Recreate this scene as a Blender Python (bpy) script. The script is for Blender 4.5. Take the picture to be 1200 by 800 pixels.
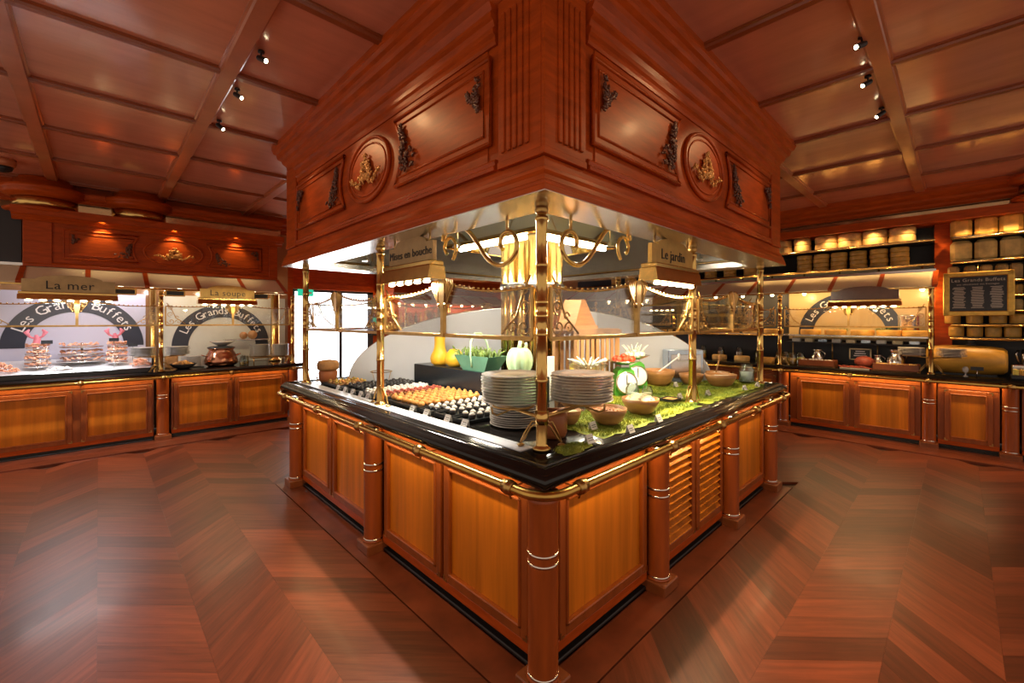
import bpy, bmesh, math, random
from mathutils import Vector, Matrix
R=math.radians; PI=math.pi
random.seed(7)
for o in list(bpy.data.objects): bpy.data.objects.remove(o)
S=bpy.context.scene; COL=S.collection
# ---------------------------------------------------------------- camera
YAW=R(46.127); CAM=(-1.305,-1.175,1.5)
cd=bpy.data.cameras.new('camera'); cam=bpy.data.objects.new('camera',cd); COL.objects.link(cam)
cam.location=CAM; cam.rotation_euler=(R(90),0,YAW-R(90))
cd.sensor_width=36; cd.lens=504/1200*36; cd.shift_y=-(400-375.5)/1200; cd.clip_start=.02
S.camera=cam
# ---------------------------------------------------------------- world, exposure
W=bpy.data.worlds.new('world'); S.world=W; W.use_nodes=True
bg=W.node_tree.nodes['Background']; bg.inputs[0].default_value=(1,.80,.64,1); bg.inputs[1].default_value=.50
vs=S.view_settings; vs.view_transform='Standard'; vs.look='None'; vs.exposure=0.40; vs.gamma=1; vs.use_curve_mapping=False
def area(name,loc,rot,sx,sy,power,col=(1,.8,.55),spread=180):
    l=bpy.data.lights.new(name,'AREA'); l.shape='RECTANGLE'; l.size=sx; l.size_y=sy; l.energy=power; l.color=col; l.spread=R(spread)
    o=bpy.data.objects.new(name,l); COL.objects.link(o); o.location=loc; o.rotation_euler=rot; return o
def spot(name,loc,target,power,col=(1,.60,.27),ang=40,blend=.6,rad=.03):
    l=bpy.data.lights.new(name,'SPOT'); l.energy=power; l.color=col; l.spot_size=R(ang); l.spot_blend=blend; l.shadow_soft_size=rad
    o=bpy.data.objects.new(name,l); COL.objects.link(o); o.location=loc
    o.rotation_euler=(Vector(target)-Vector(loc)).to_track_quat('-Z','Y').to_euler(); return o
def point(name,loc,power,col,rad=.02):
    l=bpy.data.lights.new(name,'POINT'); l.energy=power; l.color=col; l.shadow_soft_size=rad
    o=bpy.data.objects.new(name,l); COL.objects.link(o); o.location=loc; return o
WARM=(1,.80,.52); NEUT=(1,.93,.80); AMBER=(1,.66,.30)      # every lamp's light is made in that lamp's builder below

# ---------------------------------------------------------------- materials
MATS={}
def mat(name,col,rough=.5,metal=0,coat=0,noise=0,scale=8,stretch=None,bump=0,rnd=0,emit=None,estr=0,trans=0,ior=1.45,spec=.5,col2=None,sss=0):
    m=bpy.data.materials.new(name); m.use_nodes=True; nt=m.node_tree; N=nt.nodes; L=nt.links
    p=N['Principled BSDF']; p.inputs['Roughness'].default_value=rough; p.inputs['Metallic'].default_value=metal
    p.inputs['Coat Weight'].default_value=coat; p.inputs['Coat Roughness'].default_value=.12
    p.inputs['Transmission Weight'].default_value=trans; p.inputs['IOR'].default_value=ior
    p.inputs['Specular IOR Level'].default_value=spec
    if sss: p.inputs['Subsurface Weight'].default_value=sss; p.inputs['Subsurface Radius'].default_value=(.01,.008,.005)
    c=(*col,1); p.inputs['Base Color'].default_value=c
    if noise or bump:
        tc=N.new('ShaderNodeTexCoord'); mp=N.new('ShaderNodeMapping'); nz=N.new('ShaderNodeTexNoise')
        L.new(tc.outputs['Object'],mp.inputs[0]); L.new(mp.outputs[0],nz.inputs['Vector'])
        if stretch: mp.inputs['Scale'].default_value=stretch
        if rnd:
            oi=N.new('ShaderNodeObjectInfo'); mu=N.new('ShaderNodeMath'); mu.operation='MULTIPLY'; mu.inputs[1].default_value=40
            L.new(oi.outputs['Random'],mu.inputs[0]); L.new(mu.outputs[0],mp.inputs['Location'])
        nz.inputs['Scale'].default_value=scale; nz.inputs['Detail'].default_value=5; nz.inputs['Roughness'].default_value=.6
        if noise:
            rp=N.new('ShaderNodeValToRGB'); L.new(nz.outputs['Fac'],rp.inputs[0])
            d=col2 or tuple(x*(1-noise) for x in col); e=rp.color_ramp.elements
            e[0].position=.32; e[0].color=(*d,1); e[1].position=.68; e[1].color=c
            last=rp.outputs[0]
            if rnd:
                hs=N.new('ShaderNodeHueSaturation'); mr=N.new('ShaderNodeMapRange'); mr.inputs[3].default_value=1-rnd; mr.inputs[4].default_value=1+rnd
                L.new(oi.outputs['Random'],mr.inputs[0]); L.new(mr.outputs[0],hs.inputs['Value']); L.new(last,hs.inputs['Color']); last=hs.outputs[0]
            L.new(last,p.inputs['Base Color'])
        if bump:
            b=N.new('ShaderNodeBump'); b.inputs['Strength'].default_value=bump; b.inputs['Distance'].default_value=.01
            L.new(nz.outputs['Fac'],b.inputs['Height']); L.new(b.outputs[0],p.inputs['Normal'])
    if emit: p.inputs['Emission Color'].default_value=(*emit,1); p.inputs['Emission Strength'].default_value=estr
    MATS[name]=m; return m
def glass(name,tint=(1,1,1),gl=.04,rough=.02):
    m=bpy.data.materials.new(name); m.use_nodes=True; nt=m.node_tree; N=nt.nodes; L=nt.links
    N.remove(N['Principled BSDF']); out=N['Material Output']
    t=N.new('ShaderNodeBsdfTransparent'); t.inputs[0].default_value=(*tint,1); g=N.new('ShaderNodeBsdfGlossy'); g.inputs['Roughness'].default_value=rough
    fr=N.new('ShaderNodeLayerWeight'); fr.inputs[0].default_value=.18; mx=N.new('ShaderNodeMixShader')
    ad=N.new('ShaderNodeMath'); ad.operation='MULTIPLY_ADD'; ad.inputs[1].default_value=.6; ad.inputs[2].default_value=gl; ad.use_clamp=True
    L.new(fr.outputs['Fresnel'],ad.inputs[0]); L.new(ad.outputs[0],mx.inputs[0]); L.new(t.outputs[0],mx.inputs[1]); L.new(g.outputs[0],mx.inputs[2]); L.new(mx.outputs[0],out.inputs[0])
    MATS[name]=m; return m
mat('mahogany',(.52,.078,.008),.38,coat=.02,noise=.38,scale=3,stretch=(1.5,1.5,9),spec=.2)
mat('mahogany_h',(.54,.082,.008),.35,coat=.04,noise=.35,scale=3,stretch=(2,2,12),spec=.22)
mat('carving',(.16,.04,.012),.38,coat=.3,noise=.5,scale=40)
mat('carving_gilt',(.85,.40,.10),.32,metal=.3,noise=.4,scale=30)
mat('honey',(.72,.205,.012),.36,coat=.06,noise=.45,scale=2.2,stretch=(5,5,.25),rnd=.1,spec=.3)
mat('frame_wood',(.36,.078,.009),.38,coat=.04,noise=.35,scale=3,stretch=(5,5,1))
mat('column_wood',(.42,.085,.012),.32,coat=.1,noise=.35,scale=3,stretch=(6,6,.8))
mat('plinth_wood',(.30,.08,.022),.35,noise=.4,scale=6)
mat('panel_ceiling',(.72,.275,.165),.22,coat=.9,noise=.16,scale=1.6,stretch=(1,6,1),rnd=.06)
mat('beam_wood',(.58,.18,.075),.28,coat=.5,noise=.25,scale=4)
mat('plank',(.19,.041,.0155),.36,coat=.03,noise=.45,scale=2.5,stretch=(3,3,3),rnd=.40,bump=.03,spec=.35)
mat('border_plank',(.20,.045,.018),.3,coat=.15,noise=.5,scale=5,rnd=.12)
mat('floor_base',(.07,.025,.014),.6)
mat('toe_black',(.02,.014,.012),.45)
mat('stone_black',(.012,.010,.009),.13,noise=.3,scale=60,spec=.55)
mat('brass',(.78,.50,.16),.20,metal=1,noise=.2,scale=14)
mat('rail_brass',(.62,.37,.09),.24,metal=1,noise=.3,scale=9)
mat('rib_wood',(.34,.08,.022),.32,coat=.2,noise=.3,scale=4)
mat('tan_mirror',(.72,.45,.22),.10,metal=.75,noise=.1,scale=2)
mat('brass_dark',(.60,.36,.12),.28,metal=1,noise=.35,scale=20)
mat('steel',(.78,.75,.70),.22,metal=1,noise=.12,scale=8)
mat('steel_mirror',(.86,.83,.78),.07,metal=1,noise=.08,scale=3)
mat('steel_band',(.8,.77,.7),.15,metal=1)
mat('recess_green',(.52,.56,.50),.5)
mat('white_lacquer',(.60,.61,.64),.25,noise=.05,scale=3)
mat('lilac_white',(.60,.60,.74),.35)
mat('porcelain',(.50,.46,.42),.13,noise=.05,scale=4)
mat('plate_grey',(.40,.37,.34),.2,noise=.12,scale=5)
mat('dark_wall',(.035,.033,.035),.5)
mat('dark_blue',(.03,.035,.055),.4)
mat('letter_black',(.012,.009,.007),.4)
mat('letter_white',(.85,.83,.82),.4)
mat('letter_cream',(.62,.55,.45),.5)
mat('cream_board',(.60,.44,.22),.3,noise=.06,scale=3); mat('cream_glass',(.82,.70,.48),.2,noise=.06,scale=3)
mat('tan_gloss',(.46,.24,.11),.15,coat=.3,noise=.15,scale=2)
mat('bulb',(1,.9,.7),.5,emit=(1,.82,.5),estr=14)
mat('tube_light',(1,1,1),.5,emit=(1,.92,.76),estr=105)
mat('bulb_small',(1,.9,.7),.5,emit=(1,.8,.45),estr=10)
mat('daylight',(1,1,1),.5,emit=(.95,.97,1),estr=5)
mat('exit_green',(.01,.30,.16),.5,emit=(.02,.55,.32),estr=.8)
mat('slate',(.022,.024,.028),.35,noise=.3,scale=20)
mat('riser_black',(.014,.018,.022),.25)
mat('squash',(.86,.47,.03),.4,noise=.18,scale=5,bump=.05)
mat('pumpkin_green',(.52,.74,.44),.42,noise=.15,scale=4)
mat('basket_green',(.13,.32,.21),.35,noise=.25,scale=6)
mat('leaf',(.17,.26,.05),.5,noise=.4,scale=20)
mat('moss',(.40,.42,.04),.8,noise=.65,scale=7,col2=(.10,.17,.02))
mat('bowl_wood',(.50,.24,.085),.38,noise=.35,scale=6,stretch=(1,1,5),rnd=.14)
mat('terracotta',(.42,.13,.04),.4,noise=.2,scale=6)
mat('salad_orange',(.75,.33,.14),.5,noise=.4,scale=60)
mat('salad_cream',(.85,.72,.42),.5,noise=.25,scale=50)
mat('salad_yellow',(.85,.68,.12),.5,noise=.3,scale=50)
mat('salad_white',(.82,.80,.72),.5,noise=.2,scale=40)
mat('scale_green',(.10,.42,.05),.3,noise=.1,scale=4)
mat('dial_white',(.85,.85,.83),.3)
mat('tomato',(.72,.06,.02),.25,noise=.3,scale=12)
mat('spring_onion',(.80,.83,.70),.4,noise=.2,scale=20)
mat('crate_wood',(.50,.26,.11),.55,noise=.35,scale=6,rnd=.2)
mat('wedge_wood',(.55,.25,.08),.45,noise=.35,scale=5,stretch=(1,1,8))
mat('choux',(.80,.36,.09),.45,noise=.45,scale=30,rnd=.2)
mat('cream',(.88,.82,.75),.4,noise=.12,scale=40,rnd=.06)
mat('dark_cup',(.03,.028,.028),.25)
mat('veg_mix',(.65,.18,.06),.45,noise=.8,scale=40,col2=(.35,.40,.06),rnd=.35)
mat('card',(.72,.69,.64),.4)
mat('copper',(.70,.30,.17),.2,metal=1,noise=.3,scale=9)
mat('ice',(.80,.82,.86),.3,noise=.15,scale=40,bump=.4)
mat('shrimp',(.90,.33,.16),.35,noise=.5,scale=25,col2=(.95,.62,.45),rnd=.15)
mat('lobster_pink',(.85,.25,.32),.4,noise=.3,scale=20)
mat('croutons',(.72,.36,.10),.6,noise=.4,scale=30,rnd=.25)
mat('bread',(.50,.24,.08),.6,noise=.5,scale=14,bump=.3)
mat('cheese_gold',(.80,.42,.08),.42,noise=.4,scale=9,rnd=.16,bump=.15)
mat('cheese_pale',(.84,.55,.19),.5,noise=.4,scale=10,rnd=.14,bump=.2)
mat('cheese_rind',(.68,.42,.15),.55,noise=.5,scale=12,rnd=.2,bump=.3)
mat('parmesan',(.66,.34,.05),.4,noise=.3,scale=5,stretch=(1,8,1))
mat('gold_frame',(.72,.42,.08),.3,metal=.7,noise=.3,scale=20)
mat('ham',(.50,.10,.06),.45,noise=.5,scale=14)
mat('black_plastic',(.015,.015,.016),.35)
mat('camera_copper',(.50,.17,.07),.3,metal=.3)
mat('red_sign',(.5,.03,.03),.5)
mat('jar_white',(.70,.72,.66),.2,noise=.1,scale=5)
mat('blue_steel',(.55,.65,.78),.25,metal=.8,noise=.1,scale=4)
mat('purple_light',(.3,.2,.9),.4,emit=(.30,.20,1),estr=2)
mat('wine_dark',(.03,.035,.02),.1)
mat('amber',(.60,.30,.04),.1,noise=.3,scale=4)
glass('glass',(.98,.98,.97),.05); glass('glass_jar',(.90,.95,.93),.10)
glass('glass_bronze',(.96,.90,.80),.08)

# ---------------------------------------------------------------- mesh builder
class MB:
    def __init__(s): s.v=[]; s.f=[]; s.s=[]
    def add(s,vs,fs,sm=False):
        o=len(s.v); s.v+=[tuple(v) for v in vs]; s.f+=[[i+o for i in f] for f in fs]; s.s+=[sm]*len(fs); return s
    def box(s,x0,y0,z0,x1,y1,z1,b=0):
        if x0>x1:x0,x1=x1,x0
        if y0>y1:y0,y1=y1,y0
        if z0>z1:z0,z1=z1,z0
        if not b:
            v=[(x,y,z) for z in (z0,z1) for x,y in ((x0,y0),(x1,y0),(x1,y1),(x0,y1))]
            return s.add(v,[(0,3,2,1),(4,5,6,7),(0,1,5,4),(1,2,6,5),(2,3,7,6),(3,0,4,7)])
        b=min(b,(x1-x0)*.45,(y1-y0)*.45,(z1-z0)*.45)
        def ring(e,z): return [(x0+e+b,y0+e,z),(x1-e-b,y0+e,z),(x1-e,y0+e+b,z),(x1-e,y1-e-b,z),(x1-e-b,y1-e,z),(x0+e+b,y1-e,z),(x0+e,y1-e-b,z),(x0+e,y0+e+b,z)]
        bb=b*.7
        v=ring(bb,z0)+ring(0,z0+b)+ring(0,z1-b)+ring(bb,z1)
        f=[tuple(range(7,-1,-1)),tuple(range(24,32))]
        for k in range(3):
            for i in range(8): j=(i+1)%8; f.append((k*8+i,k*8+j,k*8+8+j,k*8+8+i))
        return s.add(v,f)
    def lathe(s,prof,n=20,c=(0,0,0),axis='z',sm=True,a0=0,a1=2*PI):
        full=abs(a1-a0-2*PI)<1e-6; m=n if full else n+1; v=[]; f=[]
        for r,z in prof:
            for i in range(m):
                a=a0+(a1-a0)*i/n; x,y=r*math.cos(a),r*math.sin(a)
                v.append((c[0]+x,c[1]+y,c[2]+z) if axis=='z' else (c[0]+z,c[1]+x,c[2]+y) if axis=='x' else (c[0]+x,c[1]+z,c[2]+y))
        for k in range(len(prof)-1):
            for i in range(n):
                j=(i+1)%m; f.append((k*m+i,k*m+j,(k+1)*m+j,(k+1)*m+i))
        s.add(v,f,sm)
        if full:
            o=len(s.v)-len(v)
            for k in (0,len(prof)-1):
                if prof[k][0]>1e-4: s.f.append([o+k*m+i for i in range(m)]); s.s.append(False)
        return s
    def tube(s,pts,r,n=8,closed=False,rz=None):
        P=[Vector(p) for p in pts]; m=len(P); v=[]; f=[]; up=None
        for i,p in enumerate(P):
            if closed: t=P[(i+1)%m]-P[i-1]
            else: t=P[min(i+1,m-1)]-P[max(i-1,0)]
            t.normalize()
            if up is None:
                up=Vector((0,0,1)) if abs(t.z)<.9 else Vector((1,0,0))
            a=t.cross(up); a.normalize(); b=a.cross(t); up=b
            rr=r[i] if isinstance(r,(list,tuple)) else r
            for k in range(n):
                w=2*PI*k/n; v.append(tuple(p+a*math.cos(w)*rr+b*math.sin(w)*rr*(rz or 1)))
        for i in range(m if closed else m-1):
            j=(i+1)%m
            for k in range(n): l=(k+1)%n; f.append((i*n+k,i*n+l,j*n+l,j*n+k))
        s.add(v,f,True)
        if not closed:
            o=len(s.v)-len(v); s.f+= [[o+k for k in range(n)],[o+(m-1)*n+k for k in range(n)]]; s.s+=[False,False]
        return s
    def ball(s,c,r,n=10,m=6,sc=(1,1,1),rot=None):
        v=[];f=[]
        for i in range(m+1):
            t=PI*i/m
            for k in range(n):
                a=2*PI*k/n; q=Vector((math.sin(t)*math.cos(a)*r*sc[0],math.sin(t)*math.sin(a)*r*sc[1],math.cos(t)*r*sc[2]))
                if rot: q=rot@q
                v.append((c[0]+q.x,c[1]+q.y,c[2]+q.z))
        for i in range(m):
            for k in range(n): l=(k+1)%n; f.append((i*n+k,(i+1)*n+k,(i+1)*n+l,i*n+l))
        return s.add(v,f,True)
    def prism(s,poly,h0,h1,plane='xy',sm=False):
        # plane 'xz': poly (x,z), extruded in y from h0 to h1; 'yz': extruded in x
        def P(a,b,h): return (a,b,h) if plane=='xy' else (a,h,b) if plane=='xz' else (h,a,b)
        n=len(poly); v=[P(a,b,h0) for a,b in poly]+[P(a,b,h1) for a,b in poly]
        f=[tuple(range(n-1,-1,-1)),tuple(range(n,2*n))]
        s.add(v,f); o=len(s.v)-2*n
        for i in range(n):
            j=(i+1)%n; s.f.append([o+i,o+j,o+n+j,o+n+i]); s.s.append(sm)
        return s
    def loop(s,prof,x0,y0,x1,y1,closed=True,sm=False):
        # profile (outward, z) mitred round a rectangle
        n=len(prof); v=[]; f=[]
        for sx,sy,x,y in ((-1,-1,x0,y0),(1,-1,x1,y0),(1,1,x1,y1),(-1,1,x0,y1)):
            v+=[(x+sx*o,y+sy*o,z) for o,z in prof]
        for c in range(4):
            d=(c+1)%4
            for i in range(n if closed else n-1):
                j=(i+1)%n; f.append((c*n+i,d*n+i,d*n+j,c*n+j))
        return s.add(v,f,sm)
    def extr(s,prof,a,b,ang=0):
        # profile (y,z) extruded along x from a to b
        return s.prism(prof,a,b,'yz')
    def build(s,name,m,parent=None,loc=(0,0,0),rz=0,rot=None,recalc=True,scale=None):
        me=bpy.data.meshes.new(name); me.from_pydata(s.v,[],s.f)
        me.polygons.foreach_set('use_smooth',s.s); me.materials.append(MATS[m]); me.update()
        if recalc:
            bm=bmesh.new(); bm.from_mesh(me); bmesh.ops.recalc_face_normals(bm,faces=bm.faces); bm.to_mesh(me); bm.free()
        o=bpy.data.objects.new(name,me); COL.objects.link(o); o.location=loc; o.rotation_euler=rot or (0,0,rz)
        if scale: o.scale=scale
        if parent: o.parent=parent
        return o
def tag(o,label,cat,group=None,kind=None):
    if label: o['label']=label
    if cat: o['category']=cat
    if group: o['group']=group
    if kind: o['kind']=kind
    return o
def thing(name,label,cat,loc=(0,0,0),rz=0,group=None):
    o=bpy.data.objects.new(name,None); o.empty_display_size=.05; COL.objects.link(o); o.location=loc; o.rotation_euler=(0,0,rz)
    return tag(o,label,cat,group)
def one(mb,name,m,label,cat,loc=(0,0,0),rz=0,group=None,kind=None,rot=None):
    return tag(mb.build(name,m,None,loc,rz,rot),label,cat,group,kind)
def struct(mb,name,m,loc=(0,0,0),rz=0):
    o=mb.build(name,m,None,loc,rz); o['kind']='structure'; return o
def dup(o,loc=None,rz=None,parent=None,label=None,group=None):
    c=o.copy(); COL.objects.link(c); c.parent=parent
    if loc is not None: c.location=loc
    if rz is not None: c.rotation_euler=(0,0,rz)
    if label: c['label']=label
    if group: c['group']=group
    for ch in o.children: dup(ch,parent=c)
    return c
def txt(body,size,m,parent,loc,rot=(R(90),0,0),ext=.003,name='lettering',align='CENTER',sx=1,base=False):
    cu=bpy.data.curves.new('t','FONT'); cu.body=body; cu.size=size; cu.extrude=ext; cu.align_x=align; cu.align_y='BOTTOM_BASELINE' if base else 'CENTER'; cu.resolution_u=2; cu.space_character=1.05
    t=bpy.data.objects.new('t',cu); COL.objects.link(t); bpy.context.view_layer.update()
    me=bpy.data.meshes.new_from_object(t.evaluated_get(bpy.context.evaluated_depsgraph_get())); bpy.data.objects.remove(t); bpy.data.curves.remove(cu)
    me.materials.clear(); me.materials.append(MATS[m]); me.name=name
    o=bpy.data.objects.new(name,me); COL.objects.link(o); o.location=loc; o.rotation_euler=rot; o.parent=parent; o.scale=(sx,1,1); return o
_adv={}
def _dim(s,size):
    cu=bpy.data.curves.new('t','FONT'); cu.body=s; cu.size=size; cu.resolution_u=1; cu.space_character=1.05
    t=bpy.data.objects.new('t',cu); COL.objects.link(t); bpy.context.view_layer.update(); w=t.dimensions.x; bpy.data.objects.remove(t); bpy.data.curves.remove(cu); return w
def letters(body,size,m,parent,loc,ext=.0015):
    base=_dim('..',1) if '..' not in _adv else _adv['..']; _adv['..']=base; ws=[]
    for c in body:
        if c not in _adv: _adv[c]=(_dim('.'+c+'.',1)-base)*1.0
        ws.append(_adv[c]*size)
    x=-sum(ws)/2
    for c,w in zip(body,ws):
        if c!=' ': txt(c,size,m,parent,(loc[0]+x,loc[1],loc[2]),ext=ext,name='letter',align='LEFT',base=True)
        x+=w
# projection of a floor point into the photograph's frame (to choose which planks show largest)
FW=(math.cos(YAW),math.sin(YAW)); RT=(math.sin(YAW),-math.cos(YAW))
def proj(x,y,z=0):
    dx,dy=x-CAM[0],y-CAM[1]; D=dx*FW[0]+dy*FW[1]
    if D<.05: return None
    return 600+504*(dx*RT[0]+dy*RT[1])/D, 375.5+504*(CAM[2]-z)/D, D
# ================================================================ the setting
FX0,FX1=-2.9,7.2
fl=struct(MB().box(FX0,FX0,-.12,FX1,8.2,-.022),'floor','floor_base')
MATS['plank'].node_tree.nodes['Mapping'].inputs['Scale'].default_value=(1.2,16,4)
SW=.37; PW=.20; cand=[]; meshes={}
def plank_mesh(zone,d,s):
    k=(zone,d,s)
    if k in meshes: return meshes[k]
    g=.0003; h=s/2-g; w=PW/2-g
    pts=[(-w-d*h,-h),(w-d*h,-h),(w+d*h,h),(-w+d*h,h)]
    th=R(45)*d
    if zone=='L': pts=[(y,x) for x,y in pts][::-1]; th=R(90)-th
    c,sn=math.cos(-th),math.sin(-th); pts=[(x*c-y*sn,x*sn+y*c) for x,y in pts]
    b=.0015; m=MB(); n=4
    ins=[(x*(1-b/.12),y*(1-b/.12)) for x,y in pts]
    v=[(x,y,-.02) for x,y in pts]+[(x,y,0) for x,y in pts]
    f=[(4,5,6,7)]
    for k2 in (0,):
        for i in range(4): j=(i+1)%4; f.append((k2+i,k2+j,k2+4+j,k2+4+i))
    m.add(v,f); ob=m.build('plank','plank',fl,(0,0,0)); me=ob.data; bpy.data.objects.remove(ob)
    meshes[k]=(me,th,m); return meshes[k]
edges=[-.14-.43]+[-.14-.43-SW*i for i in range(1,10)]
strips=[(-.57,-.14,1)]+[(-.57-SW*(i+1),-.57-SW*i,(-1 if i%2==0 else 1)) for i in range(9)]+[(-.14+SW*i,-.14+SW*(i+1),(-1 if i%2==0 else 1)) for i in range(19)]
for a,b,d in strips:
    s=round(b-a,3); q=(a+b)/2; n=int(10.2/PW)
    for i in range(n):
        t=-2.8+PW*(i+.5)
        for zone in 'RL':
            x,y=(t,q) if zone=='R' else (q,t); dd=d if zone=='R' else -d
            if (zone=='R')!=(x>y): continue
            if -.33<x<3.3 and -.33<y<3.3 and (x>-.14 and y>-.14): continue
            if x>5.3 or (y>5.3 and x<1.2) or y>7.2: continue
            p=proj(x,y)
            if not p or not(-160<p[0]<1360 and p[1]<960): 
                cand.append((0,zone,dd,s,x,y)); continue
            cand.append((1/p[2]**3*(.3 if p[1]>810 else 1)*(.2 if (p[0]<-20 or p[0]>1220) else 1),zone,dd,s,x,y))
cand.sort(key=lambda c:-c[0])
rest=MB()
for i,(sc,zone,d,s,x,y) in enumerate(cand):
    me,th,m=plank_mesh(zone,d,s)
    if i<300:
        o=bpy.data.objects.new('plank',me); COL.objects.link(o); o.parent=fl; o.location=(x,y,0 if zone=='R' else -.0004); o.rotation_euler=(0,0,th)
    else:
        c,sn=math.cos(th),math.sin(th); rest.add([(x+vx*c-vy*sn,y+vx*sn+vy*c,vz-(0 if zone=='R' else .0004)) for vx,vy,vz in m.v],m.f)
MATS['plank_far']=MATS['plank'].copy(); MATS['plank_far'].node_tree.nodes['Mapping'].inputs['Scale'].default_value=(3,3,3)
ro=rest.build('far_planks','plank_far',fl,recalc=False); ro['kind']='stuff'
# border boards round the island and along the two counters
for a in (((-.135,-.135),(3.165,-.135),(3.0,.03),(.03,.03)),((3.165,-.135),(3.165,3.165),(3.0,3.0),(3.0,.03)),((3.165,3.165),(-.135,3.165),(.03,3.0),(3.0,3.0)),((-.135,3.165),(-.135,-.135),(.03,.03),(.03,3.0))):
    MB().prism(list(a),-.02,.004).build('border_board','border_plank',fl)
for k,(y0,y1) in enumerate(((5.36,5.44),(5.443,5.60),(5.603,5.9))):
    MB().box(-2.9,y0,-.02,1.0,y1,.006 if k else .012,.004).build('border_board','border_plank',fl)
for k,(x0,x1) in enumerate(((5.36,5.42),(5.423,5.62),(5.623,5.95))):
    MB().box(x0,-2.9,-.02,x1,6.4,.006 if k else .012,.004).build('border_board','border_plank',fl)

# ceiling: slab, coffer panels, wide beams, thin ribs on one regular grid
CZ=3.09
ce=struct(MB().box(FX0,FX0,CZ+.025,FX1,8.2,CZ+.14),'ceiling','beam_wood')
GX=[-.71+.968*k for k in range(-2,9)]; GY=[-.845+.968*k for k in range(-2,9)]
pm=MB().box(-.45,-.45,0,.45,.45,.024,.006).build('ceiling_panel','panel_ceiling',ce).data
bpy.data.objects.remove(bpy.data.objects['ceiling_panel'])
for i in range(len(GX)-1):
    for j in range(len(GY)-1):
        cx,cy=(GX[i]+GX[i+1])/2,(GY[j]+GY[j+1])/2
        if .3<cx<2.8 and .3<cy<2.8: continue
        o=bpy.data.objects.new('ceiling_panel',pm); COL.objects.link(o); o.parent=ce; o.location=(cx,cy,CZ); o.scale=(1.03,1.03,1)
        if (cx>cy): o.rotation_euler=(0,0,R(90))
def beam(a,b,c,axis,wide):
    w=.040 if wide else .020; d=.035 if wide else .028; mt='beam_wood' if wide else 'rib_wood'
    pr=[(-w-.016,CZ+.03),(-w-.016,CZ-.010),(-w-.005,CZ-.014),(-w,CZ-d),(w,CZ-d),(w+.005,CZ-.014),(w+.016,CZ-.010),(w+.016,CZ+.03)]
    m=MB().prism(pr,a,b,'yz')
    if axis=='x': m.build('ceiling_beam',mt,ce,(0,c,0))
    else: m.v=[(-y,x,z) for x,y,z in m.v]; m.build('ceiling_beam',mt,ce,(c,0,0))
for x in GX:                                   # lines of constant x
    lo=max(x,-2.9)
    if x<6.9: beam(lo,6.5,x,'y',True)       # left zone: wide
    beam(-2.9,min(x-.08,6.4),x,'y',False)             # right zone: thin
for y in GY:
    beam(max(y+.08,-2.9),6.5,y,'x',True) if y<6.3 else None
    beam(-2.9,min(y-.08,6.5),y,'x',False)

# walls
struct(MB().box(-2.9,6.62,0,.98,6.72,3.12),'wall_left','tan_gloss')
struct(MB().box(.98,6.62,0,1.06,7.5,3.12),'wall_left_return','mahogany')
wb=struct(MB().box(1.06,7.5,2.12,2.92,7.6,3.12).box(2.92,7.5,0,6.9,7.6,3.12),'wall_back','mahogany')
struct(MB().box(6.62,-2.9,0,6.72,7.5,3.12),'wall_right','tan_gloss')
# crown bands under the ceiling
cp=[(0,CZ+.02),(0,2.86),(-.03,2.86),(-.05,2.885),(-.05,2.91),(-.09,2.94),(-.10,2.97),(-.14,3.0),(-.16,3.03),(-.16,CZ+.02)]
struct(MB().prism(cp,-2.9,.98,'yz'),'trim_1','mahogany_h',(0,6.3,0))
m=MB().prism([(y,z) for y,z in cp],-6.6,2.9,'yz'); struct(m,'trim_2','mahogany_h',(6.02,0,0),R(-90))
struct(MB().box(1.06,7.42,2.1,2.92,7.5,2.22).box(1.06,7.45,2.22,2.92,7.5,2.5),'trim_3','mahogany_h')
# glazed door to the bright outside
dr=struct(MB().box(1.06,7.5,0,1.14,7.58,2.12).box(2.80,7.5,0,2.92,7.58,2.12).box(1.06,7.5,2.05,2.92,7.58,2.12).box(1.30,7.5,0,1.36,7.56,2.06).box(1.5,7.5,0,1.57,7.56,2.06).box(2.2,7.5,0,2.26,7.56,2.06),'door_1','dark_blue')
for x0,x1 in ((1.14,1.30),(1.36,1.5),(1.57,2.2),(2.26,2.80)): MB().box(x0,7.53,.02,x1,7.545,2.05).build('pane','daylight',dr)
es=thing('exit_sign','small green glowing emergency exit sign above the bright glazed door','sign',(1.52,7.40,1.96))
MB().box(-.14,-.02,0,.14,.02,.13,.008).build('housing','exit_green',es)
m=MB().box(-.04,-.024,.03,.0,-.021,.10).box(.02,-.024,.05,.10,-.021,.08); m.build('pictogram','letter_white',es)
# dark notice panel with safety signs by the door
ns=thing('safety_notice','dark panel of red and green safety signs beside the glazed door','sign',(3.0,7.468,1.18))
MB().box(-.14,0,0,.16,.03,.42,.005).build('board','dark_wall',ns)
MB().box(-.10,-.006,.27,.0,.0,.38).build('green_sign','exit_green',ns); MB().box(.03,-.006,.27,.13,0,.38).build('red_sign','red_sign',ns); MB().box(-.08,-.006,.05,.02,0,.22).build('red_sign','red_sign',ns)

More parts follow.
